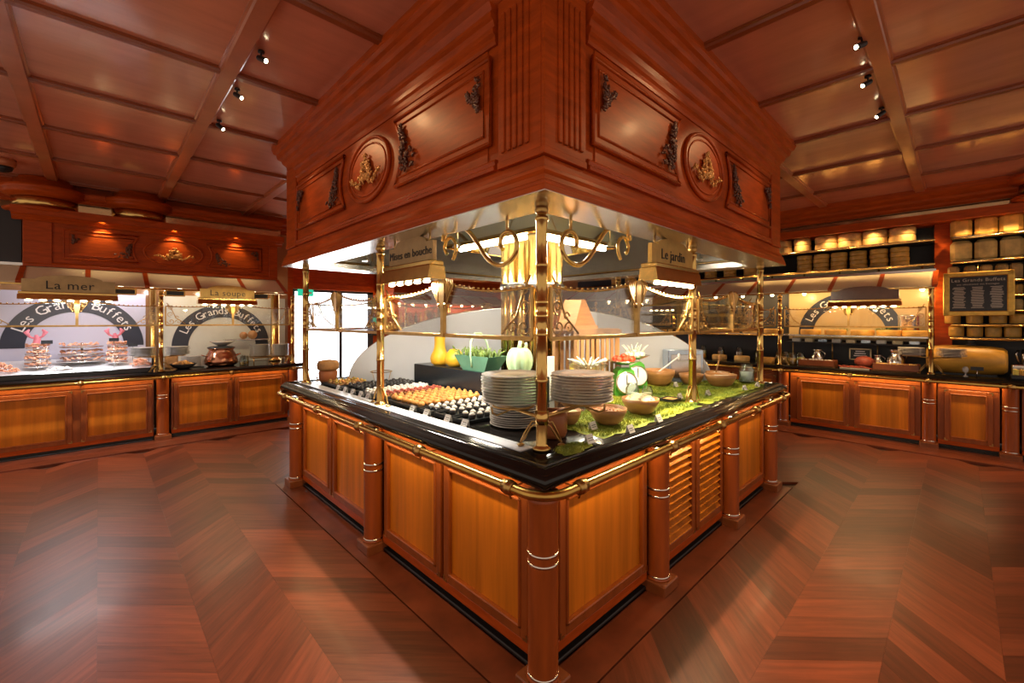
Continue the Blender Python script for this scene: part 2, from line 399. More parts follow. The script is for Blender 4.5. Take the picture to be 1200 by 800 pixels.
# ceiling fixtures: small adjustable spot lamps in two rows of three, copper dome camera
def spotlamp(loc,aim,label,power,ang=32):
    t=thing('spot_lamp',label,'lamp',loc,0,'ceiling spotlights')
    MB().lathe([(.018,0),(.018,-.010),(.005,-.012),(.005,-.035)],12).build('mount','black_plastic',t)
    d=(Vector(aim)-Vector(loc)).normalized(); q=d.to_track_quat('Z','Y').to_euler()
    MB().lathe([(.0,-.024),(.014,-.024),(.016,-.02),(.016,.034),(.018,.038),(.018,.042),(.013,.042)],14).build('lamp_head','black_plastic',t,(0,0,-.045),rot=q)
    b=MB().lathe([(.0125,.0425),(.0,.043)],12).build('lens','bulb',t,(0,0,-.045),rot=q)
    p=Vector(loc)+Vector((0,0,-.045))+d*.055
    spot('spot_lamp_beam',p,aim,power,ang=ang,rad=.05)
def pxy(u,v,z=CZ-.005):      # where a pixel's ray meets the ceiling
    t=(z-CAM[2])/((375.5-v)/504); return (CAM[0]+(FW[0]+RT[0]*(u-600)/504)*t,CAM[1]+(FW[1]+RT[1]*(u-600)/504)*t)
for (u,X,Y),tg in zip(((0,*pxy(306,60)),(0,*pxy(278,104)),(0,*pxy(257,141))),((-.06,.65,2.45),(-.06,1.42,2.45),(-.06,2.3,2.42))):
    spotlamp((X,Y,CZ-.005),tg,'black ceiling spotlight aimed at the carved left side of the island canopy',17 if tg[1]==1.42 else 11,24 if tg[1]==1.42 else 32)
for (X,Y),tg in zip((pxy(1010,43),pxy(1017,89),pxy(1033,126)),((.65,-.06,2.45),(1.42,-.06,2.45),(2.3,-.06,2.42))):
    spotlamp((X,Y,CZ-.005),tg,'black ceiling spotlight aimed at the carved right side of the island canopy',17 if tg[0]==1.42 else 11,24 if tg[0]==1.42 else 32)
t=thing('dome_camera','copper dome security camera on the red ceiling over the seafood counter','camera',(-1.98,5.35,CZ))
MB().lathe([(.0,0),(.085,0),(.09,-.02),(.085,-.06),(.07,-.075)],24).build('housing','camera_copper',t)
MB().lathe([(.068,-.07),(.06,-.105),(.035,-.125),(0,-.13)],20).build('dome','black_plastic',t)


cq=[(.02,2.865),(-.01,2.865),(-.025,2.885),(-.025,2.90),(-.05,2.925),(-.06,2.955),(-.06,2.985),(.30,2.985),(.30,2.97),(.02,2.97)]
struct(MB().prism(cq,-2.0,.70,'yz'),'trim_6','mahogany_h',(0,5.98,0))
struct(MB().box(-2.0,6.03,2.736,.70,6.05,2.868),'trim_7','tan_mirror')
struct(MB().box(6.06,-2.85,2.78,6.08,5.2,2.88),'trim_8','tan_mirror')
# ================================================================ the island
IS=3.03
def place(side,u,w=0,z=0):      # u along the face, w inward; 'R' face y=0, 'L' face x=0
    return (u,w,z) if side=='R' else (w,u,z)
RZ={'R':0,'L':R(-90)}
def sx(side,u): return u if side=='R' else -u
core=one(MB().box(.12,.12,0,2.9,2.9,.84),'island_carcass','toe_black','dark carcass of the square island below its black stone worktop','carcass')
# doors and cabinets
def door(parent,x0,x1,z0,z1,y,louvre=False,split=False):
    b=.045; d=.022
    m=MB()
    for r in ((x0,z0,x0+b,z1),(x1-b,z0,x1,z1),(x0+b,z0,x1-b,z0+b),(x0+b,z1-b,x1-b,z1)): m.box(r[0],y-d,r[1],r[2],y,r[3],.003)
    e=b-.004
    if not louvre:
        for k,(o,w) in enumerate(((e,.016),)):
            for r in ((x0+o,z0+o,x0+o+w,z1-o),(x1-o-w,z0+o,x1-o,z1-o),(x0+o,z0+o,x1-o,z0+o+w),(x0+o,z1-o-w,x1-o,z1-o)): m.box(r[0],y-d-.008,r[1],r[2],y-.003,r[3],.005)
    dr=m.build('door','frame_wood',parent)
    if louvre:
        n=12; h=(z1-z0-2*b)/n
        for k in range(n):
            zc=z0+b+h*(k+.5)
            MB().prism([(y-.022,zc-h*.42),(y-.014,zc-h*.50),(y+.032,zc+h*.42),(y+.028,zc+h*.56)],x0+b,x1-b,'yz').build('slat','honey',dr)
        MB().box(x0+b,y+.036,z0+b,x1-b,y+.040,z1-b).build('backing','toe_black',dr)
    else:
        MB().box(x0+b,y-.006,z0+b,x1-b,y+.002,z1-b).build('panel','honey',dr)
    return dr
def cabinet(side,u0,u1,doors,label,origin=(0,0),zt=.84,toe=.085,y=.045,depth=.072,louvre=False,z0=.115,z1=.765,grp='island cabinets'):
    c=(u0+u1)/2; w=(u1-u0)/2-.002
    loc=place(side,c) if origin==(0,0) else origin
    t=thing('cabinet',label,'cabinet',loc,RZ[side],grp)
    MB().box(-w,y+(.046 if louvre else 0),toe,w,y+depth,zt).build('body','frame_wood',t)
    if louvre:
        for q0,q1 in ((-w,-w+.03),(w-.03,w),(-.02,.02)): MB().box(q0,y,toe,q1,y+.046,zt).build('stile','frame_wood',t)
    MB().box(-w,y-.012,toe-.03,w,y+.0,toe+.022,.004).build('lower_moulding','mahogany_h',t)
    MB().box(-w,y-.008,z1+.012,w,y,zt-.002,.003).build('top_rail','frame_wood',t)
    MB().box(-w,y+.02,0,w,y+depth,toe).box(-w,y-.012,0.004,w,y+.02,.022,.005).build('kick_board','toe_black',t)
    for a,b in doors:
        d0,d1=(a-c,b-c) if side=='R' else (c-b,c-a)
        dr=door(t,d0,d1,z0,z1,y,louvre)
        for xx,zz in ((d0,z0),(d1,z0),(d0,z1),(d1,z1)):
            sxx=1 if xx==d0 else -1; szz=1 if zz==z0 else -1; q=.03; e=.011
            MB().prism([(xx,zz),(xx+sxx*q,zz),(xx+sxx*q,zz+szz*e),(xx+sxx*e,zz+szz*e),(xx+sxx*e,zz+szz*q),(xx,zz+szz*q)],y-.0245,y-.021,'xz').build('corner_plate','brass_dark',dr)
    return t
cabinet('L',.075,1.44,[(.11,.735),(.765,1.40)],'honey panelled cabinet of two doors under the savoury canape trays, next to the corner column')
cabinet('L',1.57,2.965,[(1.62,2.25),(2.28,2.93)],'honey panelled cabinet of two doors at the far end of the canape side')
cabinet('R',.121,.905,[(.135,.885)],'wide single-panel cabinet under the salad bowls between corner column and louvred cabinet')
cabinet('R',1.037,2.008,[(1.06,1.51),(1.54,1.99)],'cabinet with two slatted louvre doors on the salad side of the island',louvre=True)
cabinet('R',2.139,2.965,[(2.17,2.94)],'single-panel cabinet at the far end of the salad side beyond the louvred doors')
# columns
def column(loc,label,h=.80,r=.062,grp='wooden columns of the island'):
    t=thing('wooden_column',label,'column',loc,0,grp)
    MB().box(-.082,-.082,0,.082,.082,.062,.006).build('plinth','plinth_wood',t)
    MB().lathe([(r*1.12,.062),(r*1.12,.068),(r*1.02,.075),(r,.09),(r,h-.04),(r*1.05,h-.03),(r*1.1,h)],28).build('shaft','column_wood',t)
    for z in (.078,.525,.565): MB().lathe([(r*1.005,z-.006),(r*1.05,z-.005),(r*1.05,z+.005),(r*1.005,z+.006)],28).build('metal_band','steel_band',t)
    MB().lathe([(r*1.02,h-.012),(r*1.13,h-.01),(r*1.13,h+.004)],28).build('collar','steel_band',t)
    return t
column((0,0,0),'round wooden column with silver bands at the near corner of the island below the rail bend')
column((.005,1.505,0),'round wooden column between the two honey panelled cabinets on the canape side')
column((.005,3.03,0),'round wooden column at the far end of the canape side by the soup counter')
column((.971,.005,0),'round wooden column between the wide single panel and the louvred doors')
column((2.073,.005,0),'round wooden column on the far side of the louvred doors')
column((3.03,.005,0),'round wooden column at the far end of the salad side facing the cheese counter')
column((3.03,3.03,0),'round wooden column at the hidden back corner of the island')
# worktop
t=thing('stone_worktop','glossy black stone worktop with a thick bullnose edge on the island','worktop',(0,0,0))
bp=[(-.4,.845),(.055,.845),(.085,.853),(.103,.870),(.108,.888),(.102,.905),(.088,.917),(.086,.922),(.080,.930),(.072,.935),(-.4,.935)]
m=MB().loop(bp,0,0,IS,IS,closed=False,sm=True); m.box(.35,.35,.848,IS-.35,IS-.35,.9349)
m.build('slab','stone_black',t)
MB().loop([(.069,.9345),(.066,.9395),(.060,.9395),(.057,.9345)],0,0,IS,IS).build('raised_lip','stone_black',t)
MB().box(.0,.13,.9352,.085,2.98,.941,.002).build('white_inlay_strip','white_lacquer',t)
# warm strip lamps hidden under the worktop edge
def led(side,u0,u1,label,base=(0,0),z=.838,w=-.035,power=2.6):
    c=(u0+u1)/2; p=(base[0]+w,base[1]+c) if side=='L' else (base[0]+c,base[1]+w)
    t=thing('led_strip',label,'lamp',(p[0],p[1],z),RZ[side],'strip lamps under the worktops'); h=(u1-u0)/2
    MB().box(-h,-.008,-.002,h,.008,.007).build('profile','steel',t)
    MB().box(-h,-.005,-.004,h,.005,-.002).build('diffuser','led',t)
    area('led_strip_light',(p[0],p[1],z-.006),(0,R(0),0) if side=='R' else (0,0,R(90)),h*2,.012,power,(1,.74,.34))
mat('led',(1,.8,.4),.5,emit=(1,.75,.35),estr=4)
led('L',.12,1.42,'warm strip lamp under the worktop over the near canape-side cabinet'); led('L',1.6,2.95,'warm strip lamp under the worktop over the far canape-side cabinet')
led('R',.12,.89,'warm strip lamp under the worktop over the wide single panel',power=1.5); led('R',1.05,2.0,'warm strip lamp under the worktop over the louvred doors',power=2.1); led('R',2.15,2.95,'warm strip lamp under the worktop over the far single panel',power=1.6)
# brass rail round the worktop edge
rl=thing('brass_rail','polished brass guard rail running round the island below the worktop','rail',(0,0,0))
o=.135; rr=.12; P=[]
for cx,cy,a0 in ((-o+rr,-o+rr,180),(IS+o-rr,-o+rr,270),(IS+o-rr,IS+o-rr,0),(-o+rr,IS+o-rr,90)):
    for k in range(9): a=R(a0+90*k/8); P.append((cx+rr*math.cos(a),cy+rr*math.sin(a),.842))
MB().tube(P,.0195,12,closed=True).build('rail','rail_brass',rl)
def colr(side,u):
    x,y,z=place(side,u,-o,.842); ax='y' if side=='L' else 'x'
    m=MB().lathe([(.019,-.026),(.027,-.024),(.024,-.012),(.030,-.008),(.030,.008),(.024,.012),(.027,.024),(.019,.026)],14,(x,y,z),axis=ax)
    m.build('collar','brass_dark',rl)
    w=[place(side,u,-o,.822),place(side,u,-o+.01,.795),place(side,u+.03,-o+.03,.790),place(side,u+.075,-o+.06,.795),place(side,u+.075,.05,.80)]
    MB().tube(w,.0045,6).build('bracket','brass_dark',rl)
for u in (.06,.72,1.42,2.13,2.86): colr('L',u); 
for u in (.075,.86,1.52,2.2,2.88): colr('R',u)

# ---------------------------------------------------------------- canopy
cn=thing('island_canopy','carved mahogany canopy hanging from the ceiling over the square island','canopy',(0,0,2.0))
def cb(mb,name,m,rz=0,loc=(0,0,0),par=None): return mb.build(name,m,par or cn,(loc[0],loc[1],loc[2]-(2.0 if par is None else 0)),rz)
E0=-.05; E1=IS+.05
cb(MB().loop([(0,2.02),(0,3.10),(-.05,3.10),(-.05,2.02)],E0,E0,E1,E1),'fascia','mahogany')
cb(MB().loop([(0,2.145),(.008,2.14),(.010,2.105),(.018,2.10),(.020,2.085),(.034,2.06),(.037,2.04),(.042,2.035),(.042,2.022),(.046,2.018),(.048,1.996),(.0,1.996),(-.01,2.03)],E0,E0,E1,E1),'lower_moulding','mahogany_h')
cb(MB().loop([(0,2.86),(.012,2.87),(.016,2.90),(.040,2.925),(.046,2.95),(.070,2.965),(.078,2.985),(.082,3.01),(.100,3.02),(.108,3.045),(.112,3.048),(.112,3.10),(-.02,3.10)],E0,E0,E1,E1),'crown_moulding','mahogany_h')
cb(MB().loop([(0,1.9985),(.046,1.9985),(.046,1.992),(-.19,1.992),(-.19,2.06),(-.2,2.06),(-.2,1.9985)],E0,E0,E1,E1),'steel_soffit','steel')
cb(MB().box(.1,.1,2.42,2.93,2.93,2.46),'recess_ceiling','recess_green')
cb(MB().loop([(0,2.03),(0,2.44),(-.01,2.44),(-.01,2.03)],.1,.1,2.93,2.93),'recess_wall','steel')
def oval(cx,cz,a,b,n=40): return [(cx+a*math.cos(2*PI*k/n),cz+b*math.sin(2*PI*k/n)) for k in range(n)]
def carve(name,pts,m,par,loc,seed,r=.018,y=-.012):
    rn=random.Random(seed); b=MB()
    for x,z in pts:
        for k in range(4):
            a=rn.uniform(0,PI*2); rot=Matrix.Rotation(rn.uniform(-.5,.5),3,'X')@Matrix.Rotation(a,3,'Y')
            b.ball((x+rn.uniform(-r,r)*.6,y-rn.uniform(0,r*.8),z+rn.uniform(-r,r)*.6),r*rn.uniform(.6,1),6,4,(1.35,.5,.55),rot)
    return b.build(name,m,par,loc)
def sprig(sign,up,w,h,n=26,seed=1):
    rn=random.Random(seed); out=[]
    for k in range(n):
        a=rn.random(); c=rn.random()*(1-a)
        out.append((sign*c**1.2*w,up*a*h))
    return out
def basket(w,h,seed=1):
    rn=random.Random(seed); out=[]
    for k in range(15):
        a=-1+2*k/14; out.append((a*w,-h*.55+.18*h*math.cos(a*7)+abs(a)*h*.12))
    for k in range(40):
        a=rn.uniform(-1,1); out.append((a*w*.50*(1-.5*rn.random()),-h*.3+rn.random()*h*1.15*(1-abs(a))))
    for k in range(12):
        a=rn.uniform(-1,1); out.append((a*w*.6,-h*.45+rn.random()*.25*h))
    return out
def fpanel(par,x0,x1,z0,z1,y,curve,m='mahogany',bow=.075):
    # panel with one side bowed round the medallion: curve=+1 right side, -1 left side
    def outl(e):
        a,b,c,d=x0+e,x1-e,z0+e,z1-e; P=[(a,c)]
        if curve==1:
            P+=[(b,c)]+[(b-bow*math.sin(PI*k/10),c+(d-c)*k/10) for k in range(1,10)]+[(b,d),(a,d)]
        else:
            P+=[(b,c),(b,d),(a,d)]+[(a+bow*math.sin(PI*k/10),d-(d-c)*k/10) for k in range(1,10)]
        return P
    P=MB().prism(outl(.012),y-.012,y,'xz').build('panel',m,par)
    MB().tube([(x,y-.012,z) for x,z in outl(.010)],.011,8,closed=True).build('frame_moulding','mahogany_h',P)
    MB().tube([(x,y-.013,z) for x,z in outl(.052)],.006,6,closed=True).build('inner_bead','mahogany_h',P)
    return P
for side in 'RL':
    fr=cb(MB().box(.28,-.056,2.17,2.75,-.05,2.70,.003),'frieze_board','mahogany',RZ[side],(0,0,2.0))
    if side=='L': fr.location=(0,IS,0)
    # local frame: x runs left to right as seen from outside; the left face is turned so that x=0 is its far end
    g=(lambda u:u) if side=='R' else (lambda u:IS-u)
    def rng(a,b): return tuple(sorted((g(a),g(b))))
    a,b=rng(.24,1.10); k=1 if side=='R' else -1
    fr.location.z=-2.0
    Z=-2.0
    def LZ(mbo): mbo.location.z+= 0; return mbo
    pa=fpanel(fr,a,b,2.265,2.66,-.056,k); c0,c1=rng(1.79,2.79); pc=fpanel(fr,c0,c1,2.275,2.66,-.056,-k)
    md=MB().prism(oval(g(1.445),2.46,.285,.195),-.066,-.05,'xz').build('medallion','mahogany',fr)
    MB().tube([(x,-.066,z) for x,z in oval(g(1.445),2.46,.285,.195)],.012,8,closed=True).build('rim','mahogany_h',md)
    MB().tube([(x,-.067,z) for x,z in oval(g(1.445),2.46,.245,.160)],.006,6,closed=True).build('bead','mahogany_h',md)
    carve('fruit_carving',basket(.20,.135,3),'carving_gilt',md,(g(1.445),-.066,2.455),5,.016)
    s=1 if side=='R' else -1
    carve('corner_carving',sprig(s,-1,.15,.15,34,2),'carving',pa,(g(.315),-.068,2.585),3,.013)
    carve('corner_carving',sprig(-s,1,.20,.25,52,4),'carving',pa,(g(1.00),-.068,2.335),4,.014)
    carve('corner_carving',sprig(s,1,.20,.25,52,6),'carving',pc,(g(1.90),-.068,2.335),6,.014)
    carve('corner_carving',sprig(-s,-1,.14,.14,34,8),'carving',pc,(g(2.73),-.068,2.585),7,.013)
    # pilasters
    for u0,u1 in ((-.052,.20),(2.83,3.082)):
        p0,p1=rng(-.0682 if (u0<0 and side=='R') else u0,u1)
        pl=MB().box(p0,-.068,2.15,p1,-.05,2.86,.004).build('pilaster','mahogany_h',fr)
        if u0<0:
            for q in range(5):
                c=.0+ .035*q+.012; e0,e1=rng(c,c+.024)
                MB().box(e0,-.076,2.21,e1,-.066,2.80,.004).build('reed','mahogany_h',pl)
        MB().box(p0-(.005 if (u0<0 and side=='R') else 0),-.073,2.146,p1,-.05,2.175,.002).build('base_block','mahogany_h',pl)
    # lower members of the crown between pilasters, ledge under the panels
    e0,e1=rng(.22,2.81)
    MB().prism([(-.05,2.70),(-.062,2.70),(-.066,2.715),(-.066,2.735),(-.078,2.745),(-.080,2.765),(-.070,2.775),(-.078,2.80),(-.092,2.81),(-.092,2.83),(-.084,2.84),(-.1,2.87),(-.05,2.87)],e0,e1,'yz').build('cornice_bed','mahogany_h',fr)
    MB().prism([(-.05,2.15),(-.074,2.15),(-.076,2.165),(-.066,2.175),(-.070,2.19),(-.062,2.2),(-.05,2.2)],e0,e1,'yz').build('ledge_moulding','mahogany_h',fr)
    for ch in fr.children:
        ch.location.z-=2.0*0
# extractor hood in the middle: mirror-steel skirts, brass trim, lamps
eh=thing('extractor_hood','mirror-polished steel extractor skirt with brass trim round the brass flue','extractor hood',(1.2,1.2,2.05))
MB().loop([(-.02,.36),(.0,.36),(.06,.06),(.06,.03),(.04,.03),(-.02,.34)],-.42,-.42,.42,.42).build('skirt','steel_mirror',eh)
MB().loop([(.064,.055),(.072,.045),(.072,.025),(.05,.022),(.05,.05)],-.42,-.42,.42,.42).build('trim','brass',eh)
for sgn in (0,1):
    for k in range(3):
        a=-.36+.25*k; m=MB().box(a,-.478,.20,a+.2,-.462,.224,.004) if sgn==0 else MB().box(-.478,a,.20,-.462,a+.2,.224,.004)
        m.build('grille_slot','black_plastic',eh)
        p0,p1=((a,-.47,.235),(a+.2,-.47,.235)) if sgn==0 else ((-.47,a,.235),(-.47,a+.2,.235))
        MB().tube([p0,p1],.006,6).build('slot_bar','brass',eh)
    m=MB().tube([(-.36,-.44,.01),(.36,-.44,.01)],.016,8) if sgn==0 else MB().tube([(-.44,-.36,.01),(-.44,.36,.01)],.016,8)
    m.build('lamp_tube','tube_light',eh)
# brass ribs crossing the recess
for k,(a,b) in enumerate((((.15,.9,2.36),(1.0,1.0,2.38)),((.9,.15,2.36),(1.0,1.0,2.38)),((.15,2.0,2.36),(1.6,1.6,2.38)),((2.0,.15,2.36),(1.6,1.6,2.38)))):
    cb(MB().tube([a,b],.018,8),'brace_bar','brass_dark')
cb(MB().tube([(.16,.16,2.05),(2.87,.16,2.05),(2.87,2.87,2.05),(.16,2.87,2.05)],.012,8,closed=True),'hanging_rail','brass')
# ---------------------------------------------------------------- brass flue column
t=thing('brass_flue','bundle of polished brass pipes with a steel band in the middle of the island','flue column',(1.2,1.2,.9355))
MB().lathe([(.15,0),(.15,1.2)],24).build('core','brass',t)
for k in range(16):
    a=2*PI*k/16; MB().lathe([(.034,0),(.034,1.2)],12,(.215*math.cos(a),.215*math.sin(a),0)).build('pipe','brass',t)
for z in (.80,): MB().lathe([(.252,z),(.256,z+.004),(.256,z+.046),(.252,z+.05)],36).build('band','steel',t)
MB().lathe([(.27,0),(.27,.02),(.255,.03),(.255,.05)],32).build('base_ring','brass',t)
# ---------------------------------------------------------------- posts
def post(loc,label,h=1.06,feet=((1,0),(0,1)),grp='brass posts of the island',r=.0245):
    t=thing('brass_post',label,'post',loc,0,grp)
    pr=[(r*1.6,0),(r*1.6,.012),(r*1.1,.018),(r,.03)]
    for z in (.30,.50,.58,.64,.80): pr+=[(r,z-.009),(r*1.10,z-.007),(r*1.10,z+.007),(r,z+.009)]
    pr+=[(r,h-.07),(r*1.2,h-.065),(r*1.2,h-.05),(r*.7,h-.045)]
    MB().lathe(pr,16).build('shaft','brass',t)
    MB().lathe([(r*.7,h-.045)]+[(.030*math.sin(PI*(1-k/8)*.94+.05),h-.02+.030*-math.cos(PI*(1-k/8)*.94+.05)*-1) for k in range(9)],14).build('finial','brass_dark',t)
    for dx,dy in feet:
        m=MB()
        for off in (-.006,.006):
            m.tube([(dx*r*.8-dy*off,dy*r*.8+dx*off,.135-abs(off)*3),(dx*.05-dy*off,dy*.05+dx*off,.105-off*2),(dx*.085,dy*.085,.05-off*2),(dx*.105,dy*.105,.02)],.0045,6)
        m.ball((dx*.105,dy*.105,.008),.012,8,5,(1.5,1.5,.6)); m.build('foot_brace','brass_dark',t)
    return t
TZ=.9395
post((.08,.08,TZ),'tall brass post at the near corner of the island carrying two plate stacks',feet=((-.25,.97),(.97,-.25)))
post((.05,1.50,TZ),'tall brass post halfway along the canape side of the island',feet=((0,1),(0,-1)))
post((.05,2.93,TZ),'tall brass post at the far end of the canape side of the island',feet=((0,-1),(1,0)))
post((1.60,.08,TZ),'tall brass post halfway along the salad side of the island among the moss',feet=((1,0),(-1,0)))
post((2.93,.05,TZ),'tall brass post at the far end of the salad side of the island',feet=((-1,0),(0,1)))
post((2.93,1.5,TZ),'brass post halfway along the hidden side of the island facing the cheese counter')
post((1.5,2.93,TZ),'brass post halfway along the hidden side of the island facing the glazed door')
post((2.93,2.93,TZ),'brass post at the hidden back corner of the island')
# ---------------------------------------------------------------- glass sneeze guards
def smooth(P,n=5):
    P=[Vector(p) for p in P]; out=[]
    for i in range(len(P)-1):
        a,b,c,d=P[max(i-1,0)],P[i],P[i+1],P[min(i+2,len(P)-1)]
        for k in range(n):
            t=k/n; out.append(tuple(.5*((2*b)+(c-a)*t+(2*a-5*b+4*c-d)*t*t+(3*b-a-3*c+d)*t**3)))
    return out+[tuple(P[-1])]
def spiral(cx,cz,r0,turns,a0,sgn,n=18): return [(cx+r0*(1-.82*k/n)*math.cos(a0+sgn*turns*2*PI*k/n),cz+r0*(1-.82*k/n)*math.sin(a0+sgn*turns*2*PI*k/n)) for k in range(n+1)]
def guard(name,label,loc,rz,w,grp,ht=.285,z=0):
    # origin at mid bottom bar, x along the bar
    t=thing(name,label,'glass guard',loc,rz,grp)
    h=w/2
    MB().box(-h,-.010,-.010,h,.010,.010,.003).build('bottom_bar','brass_dark',t)
    for s in (-1,1):
        MB().box(s*h-.008,-.008,.0,s*h+.008,.008,ht*.80,.003).build('stile','brass_dark',t)
        m=MB()
        for (cx,cz,r0,tn,a0,sg) in ((.055,.05,.04,1.2,PI,1),(.05,.14,.035,1.2,-PI/2,-1),(.13,.045,.032,1.1,PI,-1),(.055,.22,.03,1.1,PI/2,1),(.11,.10,.022,1,0,1)):
            m.tube([(s*(h-x),0,zz) for x,zz in spiral(cx,cz,r0,tn,a0,sg)],.0042,5)
        m.tube([(s*(h-.012),0,.28),(s*(h-.06),0,.20),(s*(h-.10),0,.10),(s*(h-.2),0,.02)],.005,5)
        m.build('scrollwork','brass_dark',t)
    # beaded top rail swooping up to the central bracket
    P=[(h*x,0,ht*.80+ .10*ht*2*(1-abs(x))**1.6-.02*math.sin(PI*abs(x))) for x in [-1+k/10 for k in range(21)]]
    tr=MB().tube(P,.006,6); 
    for k in range(34):
        x=-1+2*(k+.5)/34; tr.ball((h*x,0,ht*.80+.10*ht*2*(1-abs(x))**1.6-.02*math.sin(PI*abs(x))+.010),.0065,6,4)
    tr.build('beaded_rail','brass',t)
    g=[(x,zz-.004) for x,_,zz in P]; MB().prism([(-h,.008)]+[(h,.008)]+g[::-1],-.003,.003,'xz').build('glass','glass',t)
    b=MB().box(-.012,-.016,-.01,.012,.006,.14).prism([(-.014,.13),(.014,.13),(.024,.20),(.022,ht*1.05),(-.022,ht*1.05),(-.024,.20)],-.018,.008,'xz')
    for s in (-1,1):
        for q in range(4):
            b.tube([(s*.022,-.012,.15+.02*q),(s*(.048-.004*q),-.012,.19+.016*q),(s*(.098-.02*q),-.012,ht*.93+.008*q),(s*(.085-.018*q),-.012,ht*1.04+.004*q)],.0055,5)
        b.ball((s*.032,-.012,.165),.011,7,5)
    b.build('bracket','brass_dark',t)
    return t
GZ=1.42
gg='glass guards of the island'
guard('sneeze_guard','glass guard with brass scrolls over the canapes beside the corner post',(.065,.79,GZ),RZ['L'],1.34,gg)
guard('sneeze_guard','glass guard with brass scrolls at the far end of the canape side',(.05,2.215,GZ),RZ['L'],1.36,gg)
guard('sneeze_guard','glass guard with brass scrolls over the salads beside the corner post',(.84,.065,GZ),0,1.44,gg)
guard('sneeze_guard','glass guard with brass scrolls at the far end of the salad side',(2.265,.06,GZ),0,1.25,gg)
for lo,rz in (((2.93,.79,GZ),R(90)),((2.93,2.215,GZ),R(90)),((.79,2.93,GZ),R(180)),((2.215,2.93,GZ),R(180))):
    guard('sneeze_guard','glass guard with brass scrolls on the hidden side of the island seen through the glass',lo,rz,1.36,gg)
# ---------------------------------------------------------------- hanging signs and scroll brackets
def sign(label,text,loc,rz,w,m='brass',tm='letter_black',rods=.12,size=None,lamp=True,grp='hanging name signs',bh=.115,lh=.05,power=8,col=(1,.78,.45)):
    t=thing('hanging_sign',label,'sign',loc,rz,grp); h=w/2
    top=[(-h,0),(h,0),(h,bh)]+[(.36*w*math.cos(PI*k/10),bh+.05*math.sin(PI*k/10)) for k in range(0,11)]+[(-h,bh)]
    MB().prism(top,-.012,.012,'xz').build('board',m,t)
    MB().box(-h-.02,-.05,-.03,h+.02,.05,.0,.006).prism([(-.05,-.03),(-.062,-.03-lh),(.06,-.03-lh),(.05,-.03)],-h-.025,h+.025,'yz').build('lamp_box','brass',t)
    n=max(5,int(w/.09))
    for k in range(n):
        x=-h+w*(k+.5)/n; MB().ball((x,-.02,-.04-lh),.018,8,5,(1.6,1,.6)).build('lamp_bulb','bulb_small',t)
    area('sign_lamp_light',(loc[0]+.02*math.sin(rz),loc[1]-.02*math.cos(rz),loc[2]-.054-lh),(0,0,rz),w,.03,power,col)
    for s in (-1,1): 
        if rods: MB().tube([(s*h*.8,0,bh-.01),(s*h*.8,0,bh+rods)],.007,6).build('hanger_rod','brass_dark',t)
    if text: letters(text,size or w*.19,tm,t,(0,-.0135,bh*.55-(size or w*.19)*.33))
    return t
mat('sign_gold',(.68,.42,.12),.3,metal=.7,noise=.3,scale=8); mat('sign_dull',(.50,.33,.15),.35,metal=.6,noise=.3,scale=8); mat('sign_brown',(.20,.085,.04),.35,coat=.3,noise=.3,scale=8)
sign('hanging sign reading Mises en bouche over the canapes','Mises en bouche',(.055,1.115,1.838),RZ['L'],.50,'sign_dull',size=.068,lh=.075,rods=.045,power=28,col=NEUT)
sign('hanging sign reading Le jardin over the salads','Le jardin',(1.245,.055,1.832),0,.54,'sign_gold',size=.085,lh=.075,rods=.05,power=28,col=WARM)
def scroll(side,label):
    t=thing('scroll_bracket',label,'bracket',place(side,0,.17,1.80),RZ[side]); f=sx
    def L(u,z): return (sx(side,u),0,z)
    pts=[(.95,.17),(.93,.21),(.88,.235),(.80,.235),(.70,.19),(.62,.11),(.55,.03),(.47,-.015),(.39,-.01),(.335,.03),(.325,.085),(.35,.13),(.395,.145),(.435,.125),(.445,.085),(.425,.06)]
    MB().tube(smooth([L(u,z) for u,z in pts]),.0125,8).build('scroll_bar','brass',t)
    MB().tube(smooth([L(.91,.09),L(.935,.13),L(.91,.17),L(.87,.18),L(.83,.15),L(.825,.10),L(.85,.05)]),.010,8).build('small_curl','brass',t)
    MB().tube([L(.95,.17),L(.95,.24)],.012,8).tube([L(.395,.145),L(.395,.25)],.008,8).build('hanger','brass_dark',t)
scroll('L','brass scroll bracket hanging over the canapes near the corner post')
scroll('R','brass scroll bracket hanging over the salads near the corner post')
# little hanging pendant spots in the canopy recess
for k,(x,y) in enumerate(((.5,1.25),(1.25,.5),(.35,2.35),(2.35,.35),(.6,2.75),(2.75,.6))):
    t=thing('pendant_spot','tiny silver spotlight hanging in the canopy recess above the %s'%('canapes' if y>x else 'salads'),'lamp',(x,y,2.02),0,'pendant spots in the canopy')
    MB().tube([(0,0,.40),(0,.01,.2),(0,0,.03)],.004,6).build('cord','brass_dark',t)
    MB().lathe([(.01,.05),(.014,.03),(.034,-.005),(.034,-.012)],14).build('shade','steel_mirror',t); MB().lathe([(.028,-.010),(0,-.011)],12).build('lens','bulb',t)
    spot('pendant_spot_light',(x,y,2.003),(x,y,1),13,col=WARM,ang=110,blend=.7,rad=.02)
# ================================================================ things on the island
def at(u,v,axis,val):
    dx=FW[0]+RT[0]*(u-600)/504; dy=FW[1]+RT[1]*(u-600)/504; dz=(375.5-v)/504
    d=(dx,dy,dz); i='xyz'.index(axis); t=(val-CAM[i])/d[i]; return (CAM[0]+dx*t,CAM[1]+dy*t,CAM[2]+dz*t)
ZT=.9362
